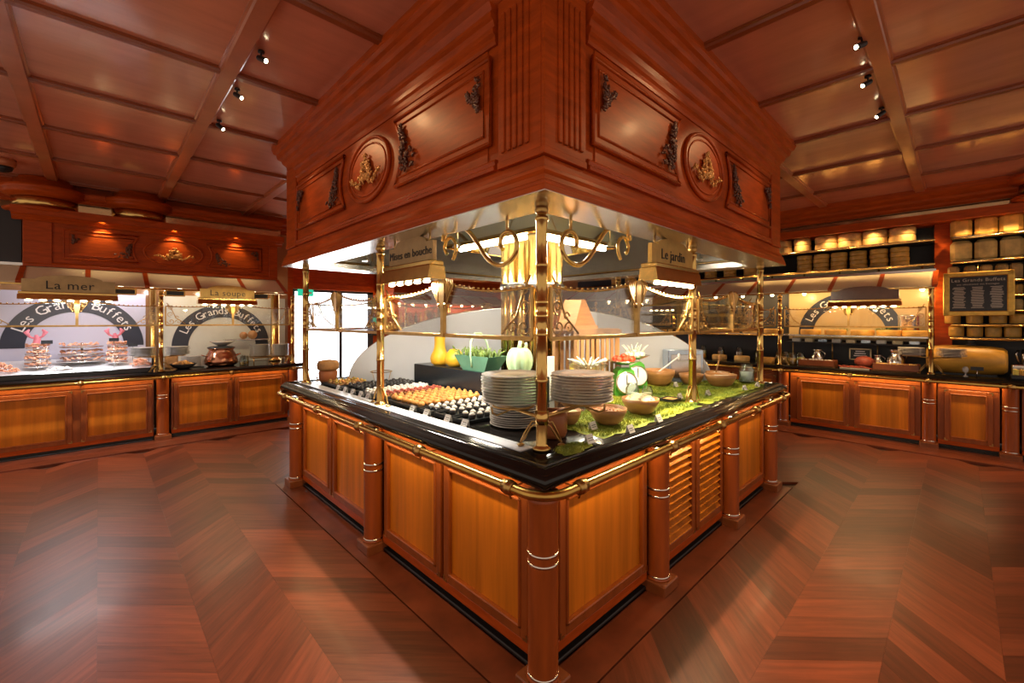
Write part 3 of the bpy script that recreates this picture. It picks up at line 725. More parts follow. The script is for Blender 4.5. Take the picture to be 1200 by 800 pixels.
# --- plates
def plate_proto(r,m,h=.014):
    return MB().lathe([(0,0),(r*.58,0),(r*.62,.003),(r*.98,h*.72),(r,h*.8),(r,h*.98),(r*.98,h+.001),(r*.64,.007),(r*.60,.005),(0,.0045)],36).build('plate',m)
def plates(n,c,z,r,label,grp,m='porcelain',pitch=.0132,jit=.004,proto=None):
    p=proto or plate_proto(r,m); rn=random.Random(int(c[0]*1000)+n)
    for k in range(n):
        o=p if (k==0 and not proto) else dup(p)
        o.location=(c[0]+rn.uniform(-jit,jit),c[1]+rn.uniform(-jit,jit),z+k*pitch); tag(o,label,'plate',grp)
    return p
PL,PRr=(.085,.262),(.372,.085)
plates(10,PL,1.122,.149,'white plate stacked on the canape-side arm of the corner post rack','plates on the canape-side rack arm')
plates(10,PRr,1.115,.150,'white plate stacked on the salad-side arm of the corner post rack','plates on the salad-side rack arm')
plates(12,(.335,.50),ZT,.142,'white plate in the stack standing on the worktop below the rack','plates on the worktop below the rack',pitch=.0118)
rk=thing('plate_rack','brass two-armed plate rack clamped to the corner post','plate rack',(.08,.08,1.08))
for (cx,cy) in ((PL[0]-.08,PL[1]-.08),(PRr[0]-.08,PRr[1]-.08)):
    ring=[(cx+.095*math.cos(2*PI*k/20),cy+.095*math.sin(2*PI*k/20),.028) for k in range(20)]
    MB().tube(ring,.0055,6,closed=True).build('ring','brass_dark',rk)
    l=math.hypot(cx,cy); dx,dy=cx/l,cy/l
    m=MB().tube([(dx*.02,dy*.02,.0),(dx*l*.5,dy*l*.5,.006),(dx*(l+.09),dy*(l+.09),.018)],.009,8); m.build('arm','brass_dark',rk)
    for s in (-1,1):
        MB().tube([(cx+s*dy*.13,cy-s*dx*.13,.035),(cx+s*dy*.125,cy-s*dx*.125,.008),(cx+s*dy*.10,cy-s*dx*.10,-.005),(cx+s*dy*.04,cy-s*dx*.04,.004),(cx,cy,.014)],.0045,6).build('curl','brass_dark',rk)
MB().lathe([(.021,-.03),(.030,-.028),(.030,.028),(.021,.03)],14).build('clamp','brass',rk)
# --- canapes
def tray(y0,y1,label,x0=.13,x1=.70):
    t=thing('serving_tray',label,'tray',((x0+x1)/2,(y0+y1)/2,ZT),0,'black canape trays')
    w,h=(x1-x0)/2,(y1-y0)/2
    MB().box(-w,-h,0,w,h,.010,.003).build('base','slate',t); MB().loop([(0,.008),(0,.020),(-.008,.020),(-.008,.008)],-w,-h,w,h).build('rim','slate',t)
def p_cup(top):
    t=thing('canape','x','canape')
    MB().lathe([(.0,0),(.016,0),(.021,.030),(.0195,.030),(.015,.026),(0,.026)],12).build('cup','dark_cup',t)
    MB().ball((0,0,.030),.017,8,5,(1,1,.75)).build('topping',top,t); return t
def p_choux():
    t=thing('canape','x','canape')
    MB().ball((0,0,.017),.026,10,6,(1,1,.72)).build('puff','choux',t); MB().ball((.004,.003,.036),.013,7,4,(1,1,.7)).build('cap','choux',t); return t
def p_bite(a,b):
    t=thing('canape','x','canape')
    MB().box(-.018,-.018,0,.018,.018,.018,.004).build('base',a,t); MB().ball((0,0,.024),.016,8,5,(1,1,.8)).build('topping',b,t); return t
rows=[(.665,.805,p_cup('cream'),2,9,'black cup with a white cream topping on the tray next to the plates'),
 (.835,.985,p_cup('cream'),2,9,'black cup with a pale pink-white topping on the second tray from the plates'),
 (1.01,1.15,p_bite('dark_cup','cream'),2,9,'white cream canape on a dark base beside the orange puffs'),
 (1.18,1.62,p_choux(),6,9,'round golden-orange cheese puff on the large middle tray'),
 (1.65,1.81,p_bite('bread','ham'),3,9,'small brown open canape between the puffs and the white row'),
 (1.84,2.02,p_bite('cream','cream'),3,9,'plain white canape in the bright white rows'),
 (2.06,2.36,p_cup('dark_cup'),4,8,'dark glossy canape cup on the tray past the white rows'),
 (2.42,2.74,p_bite('bread','veg_mix'),4,5,'colourful vegetable canape on the tray at the far end')]
for k,(y0,y1,pro,nr,nx,lab) in enumerate(rows):
    tray(y0,y1,['black tray of cream-topped cups next to the plate stack','black tray of pinkish cream cups','black tray of white cream canapes beside the puffs','large black tray of golden-orange cheese puffs','black tray of small brown canapes','black tray of plain white canapes','black tray of dark glossy cups','black tray of colourful vegetable canapes'][k],x1=.44 if k==7 else .70)
    rn=random.Random(k); first=True
    for i in range(nr):
        for j in range(nx):
            x=(.150+(j+.5)*(.27/nx) if k==7 else .165+(j+.5)*(.515/nx))+rn.uniform(-.004,.004); y=y0+.012+(i+.5)*((y1-y0-.024)/nr)+rn.uniform(-.004,.004)
            o=pro if first else dup(pro); first=False; o.location=(x,y,ZT+.0105); tag(o,lab,'canape','canapes of tray: '+lab.split(' on ')[0])
# --- label cards
def card(loc,rz,label,grp):
    t=thing('label_card',label,'label card',loc,rz,grp)
    MB().prism([(-.012,0),(-.010,0),(.006,.032),(.012,0),(.014,0),(.007,.036),(.005,.036)],-.025,.025,'yz').build('tent','card',t)
    for k in range(2): MB().box(-.017,-.0,0,.017,.0012,.003).build('print_line','letter_black',t,(0,-.0075+.004*k+.0005,.012+.009*k-.002))
for y in (.655,.811,1.026,1.186,1.80,1.92,2.06,2.2,2.34): card((.105,y,ZT),RZ['L'],'small clear label card in front of the canape trays','cards of the canape side')
# --- riser with squashes, pumpkin, basket
rs=one(MB().box(-.10,-.715,0,.10,.715,.18,.005),'display_riser','riser_black','long low glossy black display riser behind the canapes','riser',(.825,1.485,ZT))
RZT=ZT+.1802
def ribbed(r,h,n=12,amp=.08,prof=None,seg=48):
    prof=prof or [(k/12) for k in range(13)]; v=[];f=[]
    for k in range(13):
        t=PI*k/12
        for i in range(seg):
            a=2*PI*i/seg; q=1-amp*abs(math.sin(a*n/2))**.6*0-amp*(1-abs(math.sin(a*n/2)))
            rr=r*math.sin(t)**.75*q; dip=.12*h*math.exp(-((math.sin(t))/.3)**2)
            v.append((rr*math.cos(a),rr*math.sin(a),h/2-(h/2)*math.cos(t)+ (dip if k<6 else -dip)))
    for k in range(12):
        for i in range(seg): j=(i+1)%seg; f.append((k*seg+i,k*seg+j,(k+1)*seg+j,(k+1)*seg+i))
    return MB().add(v,f,True)
t=thing('pumpkin','tall pale green ribbed pumpkin standing on the black riser','pumpkin',(.83,.97,RZT))
ribbed(.096,.205,11,.20).build('body','pumpkin_green',t); MB().tube([(0,0,.19),(.004,0,.215),(.015,.004,.235)],[.018,.012,.014],8).build('stem','pumpkin_green',t)
MB().tube([(.03,-.03,.19),(.034,-.034,.212),(.03,-.028,.228)],[.014,.010,.012],8).build('stem','pumpkin_green',t)
def sq(prof,loc,label,rot=None):
    t=thing('squash',label,'squash',loc)
    m=MB(); seg=36; v=[];f=[]
    for r,z in prof:
        for i in range(seg): a=2*PI*i/seg; q=1-.035*(1-abs(math.sin(a*5))); v.append((r*q*math.cos(a),r*q*math.sin(a),z))
    for k in range(len(prof)-1):
        for i in range(seg): j=(i+1)%seg; f.append((k*seg+i,k*seg+j,(k+1)*seg+j,(k+1)*seg+i))
    m.add(v,f,True).build('body','squash',t,rot=rot); return t
bot=[(.002,.004),(.05,0),(.075,.02),(.083,.055),(.075,.09),(.058,.12),(.048,.15),(.046,.20),(.048,.24),(.04,.262),(.002,.27)]
t=sq(bot,(.83,1.95,RZT),'tall yellow butternut squash standing upright on the riser')
MB().tube([(0,0,.265),(.006,.004,.30)],[.010,.007],7).build('stem','leaf',t)
t=sq([(.002,0),(.05,.004),(.078,.035),(.082,.075),(.06,.12),(.04,.145),(.002,.15)],(.83,1.735,RZT),'squat yellow squash lying beside the tall one on the riser')
MB().tube([(0,0,.147),(-.01,.01,.175)],[.010,.006],7).build('stem','leaf',t)
t=thing('green_basket','green wooden trug basket with a bent handle full of greenery','basket',(.83,1.40,RZT))
m=MB(); P0=[(-.07,-.13),(.07,-.13),(.07,.13),(-.07,.13)]; P1=[(-.10,-.21),(.10,-.21),(.10,.21),(-.10,.21)]
m.add([(x,y,.0) for x,y in P0]+[(x,y,.115) for x,y in P1]+[(x*.93,y*.95,.115) for x,y in P1]+[(x*.9,y*.9,.01) for x,y in P0],[(0,1,2,3)]+[(i,(i+1)%4,4+(i+1)%4,4+i) for i in range(4)]+[(4+i,4+(i+1)%4,8+(i+1)%4,8+i) for i in range(4)]+[(8+i,8+(i+1)%4,12+(i+1)%4,12+i) for i in range(4)]+[(12,13,14,15)])
m.build('tray_body','basket_green',t)
MB().tube([(-.085,.0,.03),(-.095,.0,.12),(-.08,.02,.22),(-.03,.03,.285),(.03,.03,.285),(.08,.02,.22),(.095,0,.12),(.085,0,.03)],.008,7).build('handle','pumpkin_green',t)
rn=random.Random(4); m=MB()
for k in range(60):
    a=rn.uniform(0,2*PI); x,y=rn.uniform(-.07,.07),rn.uniform(-.16,.16); m.tube([(x,y,.05),(x*1.2+.02*math.cos(a),y*1.1+.03*math.sin(a),.12+rn.random()*.03),(x*1.3+.05*math.cos(a),y*1.15+.06*math.sin(a),.13+rn.random()*.05)],[.006,.009,.002],4)
one(m,'greenery','leaf','loose green leaves and stalks heaped in the green basket','greens',(.83,1.40,RZT+.004),kind='stuff')
one(MB().box(-.045,-.012,0,.045,.012,.31,.004),'blue_board','ice','narrow pale blue board standing behind the green pumpkin','board',(1.0,.84,ZT))
# --- far end: crusty bread pot, wire ring stand, jug
t=thing('bread_pot','clay pot with a crusty round bread lid at the far end of the canapes','bread pot',(.215,2.845,ZT))
MB().lathe([(0,0),(.062,0),(.078,.03),(.083,.09),(.072,.115)],24).build('pot','terracotta',t); MB().lathe([(.02,.112),(.085,.112),(.095,.13),(.097,.165),(.083,.195),(.035,.205),(0,.205)],24).build('bread_lid','bread',t)
t=thing('wire_ring_stand','round brass wire stand behind the middle post of the canape side','stand',(.20,2.385,ZT+.0))
t.location=(.555,2.48,ZT)
MB().tube([(.095*math.cos(2*PI*k/24),.095*math.sin(2*PI*k/24),.10) for k in range(24)],.004,6,closed=True).build('ring','brass',t)
for a in (0,120,240): MB().tube([(.095*math.cos(R(a)),.095*math.sin(R(a)),.10),(.07*math.cos(R(a)),.07*math.sin(R(a)),.0)],.003,5).build('leg','brass_dark',t)
# --- arch-topped white partition across the island
A0=Vector((1.62,1.62,ZT)); pa=thing('arched_screen','large white arch-topped screen standing across the middle of the island','screen',A0,YAW-R(90))
arc=[(1.70*math.cos(PI*k/40),.685*math.sin(PI*k/40)) for k in range(41)]
MB().prism(arc,-.012,.012,'xz').build('panel','white_lacquer',pa)
MB().tube([(x,0,z) for x,z in arc],.010,6).build('edge_trim','steel',pa)
# --- salad side: moss
def moss(loc,rx,ry,label,n=900,seed=1,h=.016):
    rn=random.Random(seed); m=MB(); nr,ns=6,22; v=[(0,0,h)]; f=[]
    wob=[1+.16*math.sin(3*a+seed)+.08*math.sin(7*a) for a in [2*PI*i/ns for i in range(ns)]]
    for k in range(1,nr+1):
        for i in range(ns):
            a=2*PI*i/ns; q=k/nr; v.append((rx*q*wob[i]*math.cos(a),ry*q*wob[i]*math.sin(a),(h*(1-q**4)+rn.uniform(-.002,.003)) if k<nr else 0))
    for i in range(ns): f.append((0,1+i,1+(i+1)%ns))
    for k in range(nr-1):
        for i in range(ns): j=(i+1)%ns; f.append((1+k*ns+i,1+(k+1)*ns+i,1+(k+1)*ns+j,1+k*ns+j))
    m.add(v,f,True)
    for k in range(n):
        a=rn.uniform(0,2*PI); q=math.sqrt(rn.random()); i=int(a/(2*PI)*ns)%ns
        x,y=rx*q*wob[i]*.97*math.cos(a),ry*q*wob[i]*.97*math.sin(a); z=h*(1-q**4)-.002
        l=rn.uniform(.006,.016); b=rn.uniform(0,2*PI); tx,ty=rn.uniform(-.008,.008),rn.uniform(-.008,.008); w=.0018
        m.add([(x-w*math.cos(b),y-w*math.sin(b),z),(x+w*math.cos(b),y+w*math.sin(b),z),(x+tx,y+ty,z+l)],[(0,1,2)])
    o=m.build('moss_mat','moss',None,loc,recalc=False); return tag(o,label,'moss',None,'stuff')
moss((.20,.0,ZT),.11,.05,'dark green moss tuft at the foot of the corner post',600,2)
def carpet(x0,x1,y0,y1,label,n,seed):
    rn=random.Random(seed); m=MB(); nx,ny=int((x1-x0)/.035),int((y1-y0)/.035)
    def hgt(x,y): return .012+.005*math.sin(x*9+1.3*math.sin(y*11))+.004*math.sin(y*17+x*5)
    v=[];f=[]
    for i in range(nx+1):
        for j in range(ny+1):
            e=(i in (0,nx)) or (j in (0,ny)); x=x0+(x1-x0)*i/nx; y=y0+(y1-y0)*j/ny
            if e: x+=rn.uniform(-.012,.012)*(i in (0,nx)); y+=rn.uniform(-.012,.012)*(j in (0,ny))
            v.append((x,y,.0005 if e else hgt(x,y)+rn.uniform(-.002,.002)))
    for i in range(nx):
        for j in range(ny): a=i*(ny+1)+j; f.append((a,a+ny+1,a+ny+2,a+1))
    m.add(v,f,True)
    for k in range(n):
        x,y=rn.uniform(x0+.01,x1-.01),rn.uniform(y0+.01,y1-.01); z=hgt(x,y)-.004; b=rn.uniform(0,2*PI); w=.0026; l=rn.uniform(.007,.017)
        m.add([(x-w*math.cos(b),y-w*math.sin(b),z),(x+w*math.cos(b),y+w*math.sin(b),z),(x+rn.uniform(-.009,.009),y+rn.uniform(-.009,.009),z+l)],[(0,1,2)])
    tag(m.build('moss_mat','moss',None,(0,0,ZT),recalc=False),label,'moss',None,'stuff')
carpet(.44,1.56,.0,.44,'yellow-green moss carpet under the front salad bowls',11000,3)
carpet(1.66,2.74,.0,.46,'bright moss carpet under the far salad bowls beyond the middle post',15000,5)
carpet(1.10,1.655,.445,.655,'shaded moss carpet under the green scales',4000,8)
carpet(1.66,2.36,.465,.78,'moss carpet under the second scale and the salmon-pink bowl',4000,9)
moss((2.90,.16,ZT),.09,.14,'dark moss clump at the far end of the salad side',1200,8)
# --- bowls
def bowl(c,r,h,label,fill=None,heap=.02,flabel=None,m='bowl_wood',seed=0):
    z=ZT+.016
    o=MB().lathe([(0,0),(r*.5,0),(r*.72,h*.2),(r*.95,h*.7),(r,h),(r*.95,h),(r*.88,h*.7),(r*.62,h*.25),(0,h*.18)],32).build('bowl',m,None,(c[0],c[1],z)); tag(o,label,'bowl')
    if fill:
        rn=random.Random(seed); b=MB(); n=20; v=[(0,0,h*.78+heap)];f=[]
        for k in range(1,6):
            for i in range(n):
                a=2*PI*i/n; q=k/5; v.append((r*.90*q*math.cos(a),r*.90*q*math.sin(a),h*.78+heap*(1-q*q)+rn.uniform(-.006,.006)*(k<5)))
        for i in range(n): f.append((0,1+i,1+(i+1)%n))
        for k in range(4):
            for i in range(n): j=(i+1)%n; f.append((1+k*n+i,1+(k+1)*n+i,1+(k+1)*n+j,1+k*n+j))
        b.add(v,f,True)
        for k in range(50): a=rn.uniform(0,2*PI); q=math.sqrt(rn.random())*.8; b.ball((r*.9*q*math.cos(a),r*.9*q*math.sin(a),h*.78+heap*(1-q*q)),r*.07,5,3,(1,1,.6))
        tag(b.build('salad',fill,None,(c[0],c[1],z),recalc=False),flabel,'food',None,'stuff')
bowl((.655,.125),.10,.085,'wide wooden bowl beside the terracotta pot','salad_orange',.012,'orange-pink grated salad in the bowl beside the terracotta pot',seed=1)
bowl((.50,.265),.065,.075,'small wooden bowl tucked behind the terracotta pot','salad_cream',.01,'creamy salad in the small bowl behind the terracotta pot',seed=2)
bowl((1.01,.135),.108,.09,'wooden bowl heaped with pale yellow salad in front of the green scales','salad_cream',.045,'heaped cream and yellow salad in front of the green scales',seed=3)
bowl((.86,.36),.065,.07,'small wooden bowl behind the two front bowls','salad_orange',.01,'orange salad in the small bowl behind the two front bowls',seed=4)
bowl((2.13,.60),.135,.13,'large wooden bowl with a white spoon near the steel cold unit','salad_orange',.012,'salmon-pink salad in the large bowl with the spoon',seed=5)
bowl((2.46,.215),.125,.10,'large honey-coloured wooden bowl on the moss past the middle salad post','salad_white',.0,'pale salad in the large honey-coloured bowl',seed=6)
bowl((2.375,.425),.10,.09,'wooden bowl half hidden behind the large honey-coloured bowl','salad_orange',.01,'orange salad in the half hidden bowl',seed=7)
bowl((2.70,.33),.10,.09,'wooden bowl with a wooden spoon at the far end of the salads','salad_white',.012,'white salad in the bowl with the wooden spoon',seed=8)
o=MB().lathe([(0,0),(.058,0),(.068,.02),(.070,.10),(.064,.125),(.058,.125),(.06,.10),(.058,.02),(0,.015)],28).build('soup_pot','terracotta',None,(.295,.20,ZT+.001)); tag(o,'orange-brown glazed terracotta pot below the salad-side plate stack','pot')
def spoon(a,b,label,m):
    t=MB().tube([a,[(a[i]+b[i])/2 for i in range(3)],b],[.007,.006,.007],7); d=Vector(b)-Vector(a)
    t.ball(b,.02,8,5,(1,.5,1.5)); one(t,'serving_spoon',m,label,'spoon')
spoon((2.11,.61,1.05),(2.30,.50,1.19),'white serving spoon leaning in the large salmon-pink salad bowl','letter_white')
spoon((2.69,.34,1.03),(2.745,.33,1.16),'wooden serving spoon upright in the far white salad bowl','bowl_wood')
for k,(u,v,l) in enumerate(((695,503,'white label card on the moss by the terracotta pot'),(691,519,'clear label card at the front edge by the corner post moss'),(739,507,'clear label card at the front edge between the two front bowls'),(772,494,'clear label card at the front edge beside the heaped bowl'),(797,467,'white label card lying on the moss near the middle salad post'),(830,463,'white label card on the moss beyond the middle salad post'),(792,453,'white label card behind the middle salad post'),(873,457,'label card at the front edge by the large honey bowl'),(888,453,'label card at the far end by the dark moss'))):
    p=at(u,v,'z',ZT+.012); card((p[0],p[1],ZT+.014),0,l,'cards of the salad side')
# jars
def jar(loc,r,h,label,m='jar_white',fill=.8,grp=None):
    t=thing('glass_jar',label,'jar',loc,0,grp)
    MB().lathe([(0,0),(r,0),(r*1.02,h*.1),(r*1.02,h*.7),(r*.75,h*.86),(r*.75,h),(r*.68,h),(r*.68,h*.86),(r*.94,h*.7),(r*.94,h*.08),(0,.006)],24).build('glass','glass_jar',t)
    if fill: MB().lathe([(0,.007),(r*.92,.007),(r*.92,h*.7*fill),(0,h*.7*fill)],20).build('dressing',m,t)
jar((2.86,.14,ZT+.018),.062,.16,'round glass jar of pale dressing at the far end of the salads')
jar((1.37,.40,ZT+.018),.045,.11,'small glass jar of pale dressing in front of the second green scale','jar_white',.6)
jar((1.45,.33,ZT+.018),.036,.09,'tiny glass jar beside the small black dish on the moss','salad_cream',.7)
t=thing('black_dish','small black square dish of seeds on the moss by the tiny jar','dish',(1.50,.19,ZT+.02))
MB().box(-.06,-.05,0,.06,.05,.008,.003).loop([(0,.006),(0,.018),(-.006,.018),(-.006,.006)],-.06,-.05,.06,.05).build('tray','slate',t); MB().box(-.05,-.04,.008,.05,.04,.014,.003).build('seeds','croutons',t)
# kitchen scales with dishes
def scale(loc,rz,label):
    t=thing('kitchen_scale',label,'scale',loc,rz,'green kitchen scales')
    m=MB().prism([(-.075,0),(.075,0),(.085,.02),(.075,.12),(.06,.19),(.03,.215),(-.03,.215),(-.06,.19),(-.075,.12),(-.085,.02)],-.05,.06,'xz'); m.build('body','scale_green',t)
    MB().lathe([(0,0),(.075,0),(.08,.004),(.08,.010),(.072,.012),(0,.012)],32).build('dial','dial_white',t,(0,-.053,.105),rot=(R(78),0,0))
    MB().tube([(.076*math.cos(2*PI*k/28),-.062+.012*math.sin(2*PI*k/28),.105+.076*math.sin(2*PI*k/28)) for k in range(28)],.006,6,closed=True).build('dial_rim','steel',t)
    MB().box(-.0025,-.071,.09,.0025,-.066,.165).build('pointer','letter_black',t)
    MB().box(-.03,-.03,.215,.03,.03,.235).build('neck','steel',t)
    MB().lathe([(0,.235),(.06,.235),(.115,.262),(.118,.266),(.105,.262),(.055,.241),(0,.241)],28).build('pan','steel',t)
scale((1.52,.56,ZT+.003),R(-38),'green kitchen scale with a round white dial holding tomatoes')
scale((1.85,.66,ZT+.018),R(-38),'green kitchen scale with a round white dial holding white onions')
rn=random.Random(3)
for k in range(9):
    a=k*2*PI/8; r=.062 if k<8 else 0
    tag(MB().ball((0,0,0),.026,10,6,(1,1,.85)).build('tomato','tomato',None,(1.52+r*math.cos(a),.56+r*math.sin(a),ZT+.003+.276+(.018 if k==8 else 0))),'red tomato in the pan of the first green scale','tomato','tomatoes in the scale pan')
for k in range(9):
    a=k*2*PI/8; r=.062 if k<8 else 0; o=thing('white_onion','white spring onion bulb in the pan of the second green scale','onion',(1.85+r*math.cos(a),.66+r*math.sin(a),ZT+.018+.272+(.016 if k==8 else 0)),a,'onions in the scale pan')
    MB().ball((0,0,0),.022,9,6).build('bulb','spring_onion',o); MB().tube([(.0,0,.018),(.02,0,.05),(.045,0,.075)],[.008,.005,.003],6).build('stalk','spring_onion',o)
# pedestal glass bowl with spring onions, slatted crate with a wooden wedge
t=thing('pedestal_bowl','glass pedestal bowl behind the salad-side plate stack','bowl',(1.02,.52,ZT))
MB().lathe([(0,0),(.06,0),(.055,.01),(.014,.02),(.012,.20),(.05,.225),(.125,.265),(.13,.285),(.12,.285),(.045,.24),(0,.235)],28).build('glass','glass_jar',t)
for k in range(14):
    a=2*PI*k/14; r0,r1=.035,.115+rn.random()*.02
    o=MB().tube([(r0*math.cos(a),r0*math.sin(a),.262),(r1*.55*math.cos(a),r1*.55*math.sin(a),.288),(r1*math.cos(a),r1*math.sin(a),.302+rn.random()*.02)],[.007,.006,.004],6).build('spring_onion','spring_onion',None,(1.02,.52,ZT)); tag(o,'white spring onion stalk in the pedestal glass bowl','onion','onions in the pedestal bowl')
t=thing('slatted_crate','tall slatted wooden crate behind the plate stacks on the salad side','crate',(1.39,.80,ZT+.0005))
for x in (-.26,.26):
    for y in (-.10,.10): MB().box(x-.014,y-.014,0,x+.014,y+.014,.50,.002).build('corner_post','crate_wood',t)
for y in (-.118,.118):
    for k in range(8): x=-.22+.063*k; MB().box(x-.017,y-.004,.03,x+.017,y+.004,.47).build('slat','crate_wood',t)
    for z in (.02,.46): MB().box(-.28,y-.012 if y<0 else y+.004,z,.28,y-.004 if y<0 else y+.012,z+.035).build('rail','crate_wood',t)
MB().box(-.27,-.11,.49,.27,.11,.502).build('lid','crate_wood',t)
t=thing('wooden_wedge','pyramid-shaped wooden wedge standing on top of the slatted crate','wedge',(1.27,.80,ZT+.5025))
MB().prism([(-.13,0),(.13,0),(.13,.02),(-.01,.215),(-.05,.215),(-.13,.03)],-.08,.08,'xz').build('block','wedge_wood',t); MB().box(-.14,-.09,.0,.14,-.081,.024).build('front_strip','crate_wood',t)
for k,(x,l) in enumerate(((1.22,'pale bottle gourd standing inside the slatted crate'),(1.5,'second bottle gourd inside the slatted crate'))):
    one(MB().lathe([(0,0),(.05,.005),(.06,.06),(.045,.12),(.03,.17),(.028,.24),(0,.26)],18),'gourd','salad_yellow',l,'gourd',(x,.80,ZT))
t=thing('cold_unit','brushed blue-grey steel cold unit at the back of the salad side','cold unit',(2.55,.58,ZT),YAW-R(90))
MB().box(-.16,-.075,0,.16,.075,.30,.008).build('body','blue_steel',t); MB().box(-.135,-.081,.05,.135,-.074,.26,.004).build('front_panel','steel',t); MB().box(-.08,-.095,.20,.08,-.081,.212,.003).build('handle','steel',t)
# blue-violet display light strip beside the crate
t=thing('violet_lamp','slim violet light tube standing behind the slatted crate','lamp',(1.79,1.02,ZT)); MB().lathe([(.03,0),(.03,.02),(.01,.025)],12).build('base','steel',t); MB().tube([(0,0,.02),(0,0,.50)],.010,8).build('tube','purple_light',t)
# ================================================================ the two side counters (shared builders)
def straight_top(label,loc,rz,x0,x1,depth,zt=.865,th=.055):
    t=thing('stone_worktop',label,'worktop',loc,rz)
    z=zt; MB().prism([(0.12,z-th),(-.08,z-th),(-.105,z-th*.75),(-.11,z-th*.45),(-.10,z-.010),(-.085,z),(depth,z),(depth,z-th)],x0,x1,'yz').build('slab','stone_black',t)
    return t
def straight_rail(label,loc,rz,x0,x1,z,cols):
    t=thing('brass_rail',label,'rail',loc,rz)
    MB().tube([(x0,-.135,z),(x1,-.135,z)],.019,10).build('rail','rail_brass',t)
    for x in cols:
        MB().lathe([(.019,-.026),(.027,-.024),(.024,-.012),(.030,-.008),(.030,.008),(.024,.012),(.027,.024),(.019,.026)],12,(x,-.135,z),axis='x').build('collar','brass_dark',t)
        MB().tube([(x,-.135,z-.018),(x,-.12,z-.045),(x,-.03,z-.05),(x,.03,z-.045)],.005,6).build('bracket','brass_dark',t)
def visor(label,loc,rz,x0,x1,n,ztop=2.10,zbot=1.90,out=.42):
    t=thing('glass_visor',label,'visor',loc,rz)
    w=(x1-x0)/n
    for k in range(n):
        a=x0+w*k+.022; b=x0+w*(k+1)-.022
        MB().add([(a,0,ztop),(b,0,ztop),(b,-out,zbot),(a,-out,zbot),(a,0,ztop-.008),(b,0,ztop-.008),(b,-out,zbot-.008),(a,-out,zbot-.008)],[(0,1,2,3),(7,6,5,4),(0,4,5,1),(1,5,6,2),(2,6,7,3),(3,7,4,0)]).build('pane','cream_glass',t)
    for k in range(n+1):
        x=x0+w*k; MB().add([(x-.022,.01,ztop+.012),(x+.022,.01,ztop+.012),(x+.022,-out-.01,zbot+.012),(x-.022,-out-.01,zbot+.012),(x-.022,.01,ztop-.02),(x+.022,.01,ztop-.02),(x+.022,-out-.01,zbot-.02),(x-.022,-out-.01,zbot-.02)],[(0,1,2,3),(7,6,5,4),(0,4,5,1),(1,5,6,2),(2,6,7,3),(3,7,4,0)]).build('rib','mahogany_h',t)
    MB().tube([(x0,-out-.012,zbot-.022),(x1,-out-.012,zbot-.022)],.011,8).build('edge_bar','brass',t)
    MB().box(x0,-.01,ztop-.0,x1,.02,ztop+.03).build('top_strip','steel',t)
    return t
def arched_board(label,loc,rz,x0,x1,z0,z1,cx,cz,ro,ri,bm='lilac_white',text='Les Grands Buffets'):
    t=thing('name_board',label,'sign board',loc,rz,'arched name boards')
    MB().box(x0,0,z0,x1,.02,z1).build('panel',bm,t)
    n=40; P=[(cx+ro*math.cos(PI*k/n),cz+ro*math.sin(PI*k/n)) for k in range(n+1)]+[(cx+ri*math.cos(PI*k/n),cz+ri*math.sin(PI*k/n)) for k in range(n,-1,-1)]
    b=MB(); m=len(P)
    v=[(x,-.006,z) for x,z in P]+[(x,0,z) for x,z in P]; f=[]
    for k in range(n): f.append((k,k+1,m-2-k,m-1-k))
    for k in range(m): f.append((k,(k+1)%m,m+(k+1)%m,m+k))
    b.add(v,f); band=b.build('arch_band','dark_blue',t)
    rm=(ro+ri)/2; L=len(text); a0,a1=R(158),R(22)
    for k,c in enumerate(text):
        if c==' ': continue
        a=a0+(a1-a0)*(k+.5)/L
        txt(c,(ro-ri)*.78,'letter_white',band,(cx+rm*math.cos(a),-.008,cz+rm*math.sin(a)),rot=(R(90),-(a-PI/2),0),ext=.001,name='letter')
    return t
def lower(side,origin_fn,units,grp):
    for u0,u1,doors,lab in units:
        c=(u0+u1)/2; cabinet(side,u0,u1,doors,lab,origin=origin_fn(c),zt=.805,z0=.105,z1=.70,toe=.085,y=.045,depth=.5,grp=grp)
# ================================================================ seafood / soup counter
YC=5.78
lower('R',lambda c:(c,YC,0),[(-2.88,-2.26,[(-2.84,-2.29)],'panelled cabinet at the far outer end of the seafood counter'),
 (-2.24,-.805,[(-2.17,-1.52),(-1.45,-.825)],'panelled two-door cabinet under the seafood ice display'),
 (-.635,.75,[(-.61,.03),(.06,.70)],'panelled two-door cabinet under the copper soup pot')],'cabinets of the seafood and soup counter')
column((-.72,YC+.02,0),'wooden column of the seafood and soup counter between its two cabinets',h=.80,grp='columns of the side counters')
column((.82,YC+.02,0),'wooden column at the end of the soup counter by the glazed door',h=.80,grp='columns of the side counters')
straight_top('black stone worktop of the seafood and soup counter',(0,YC,0),0,-2.88,.92,.80)
straight_rail('brass guard rail along the seafood and soup counter',(0,YC,0),0,-2.88,.94,.795,(-2.1,-1.45,-.72,.0,.78))
cz=.8655
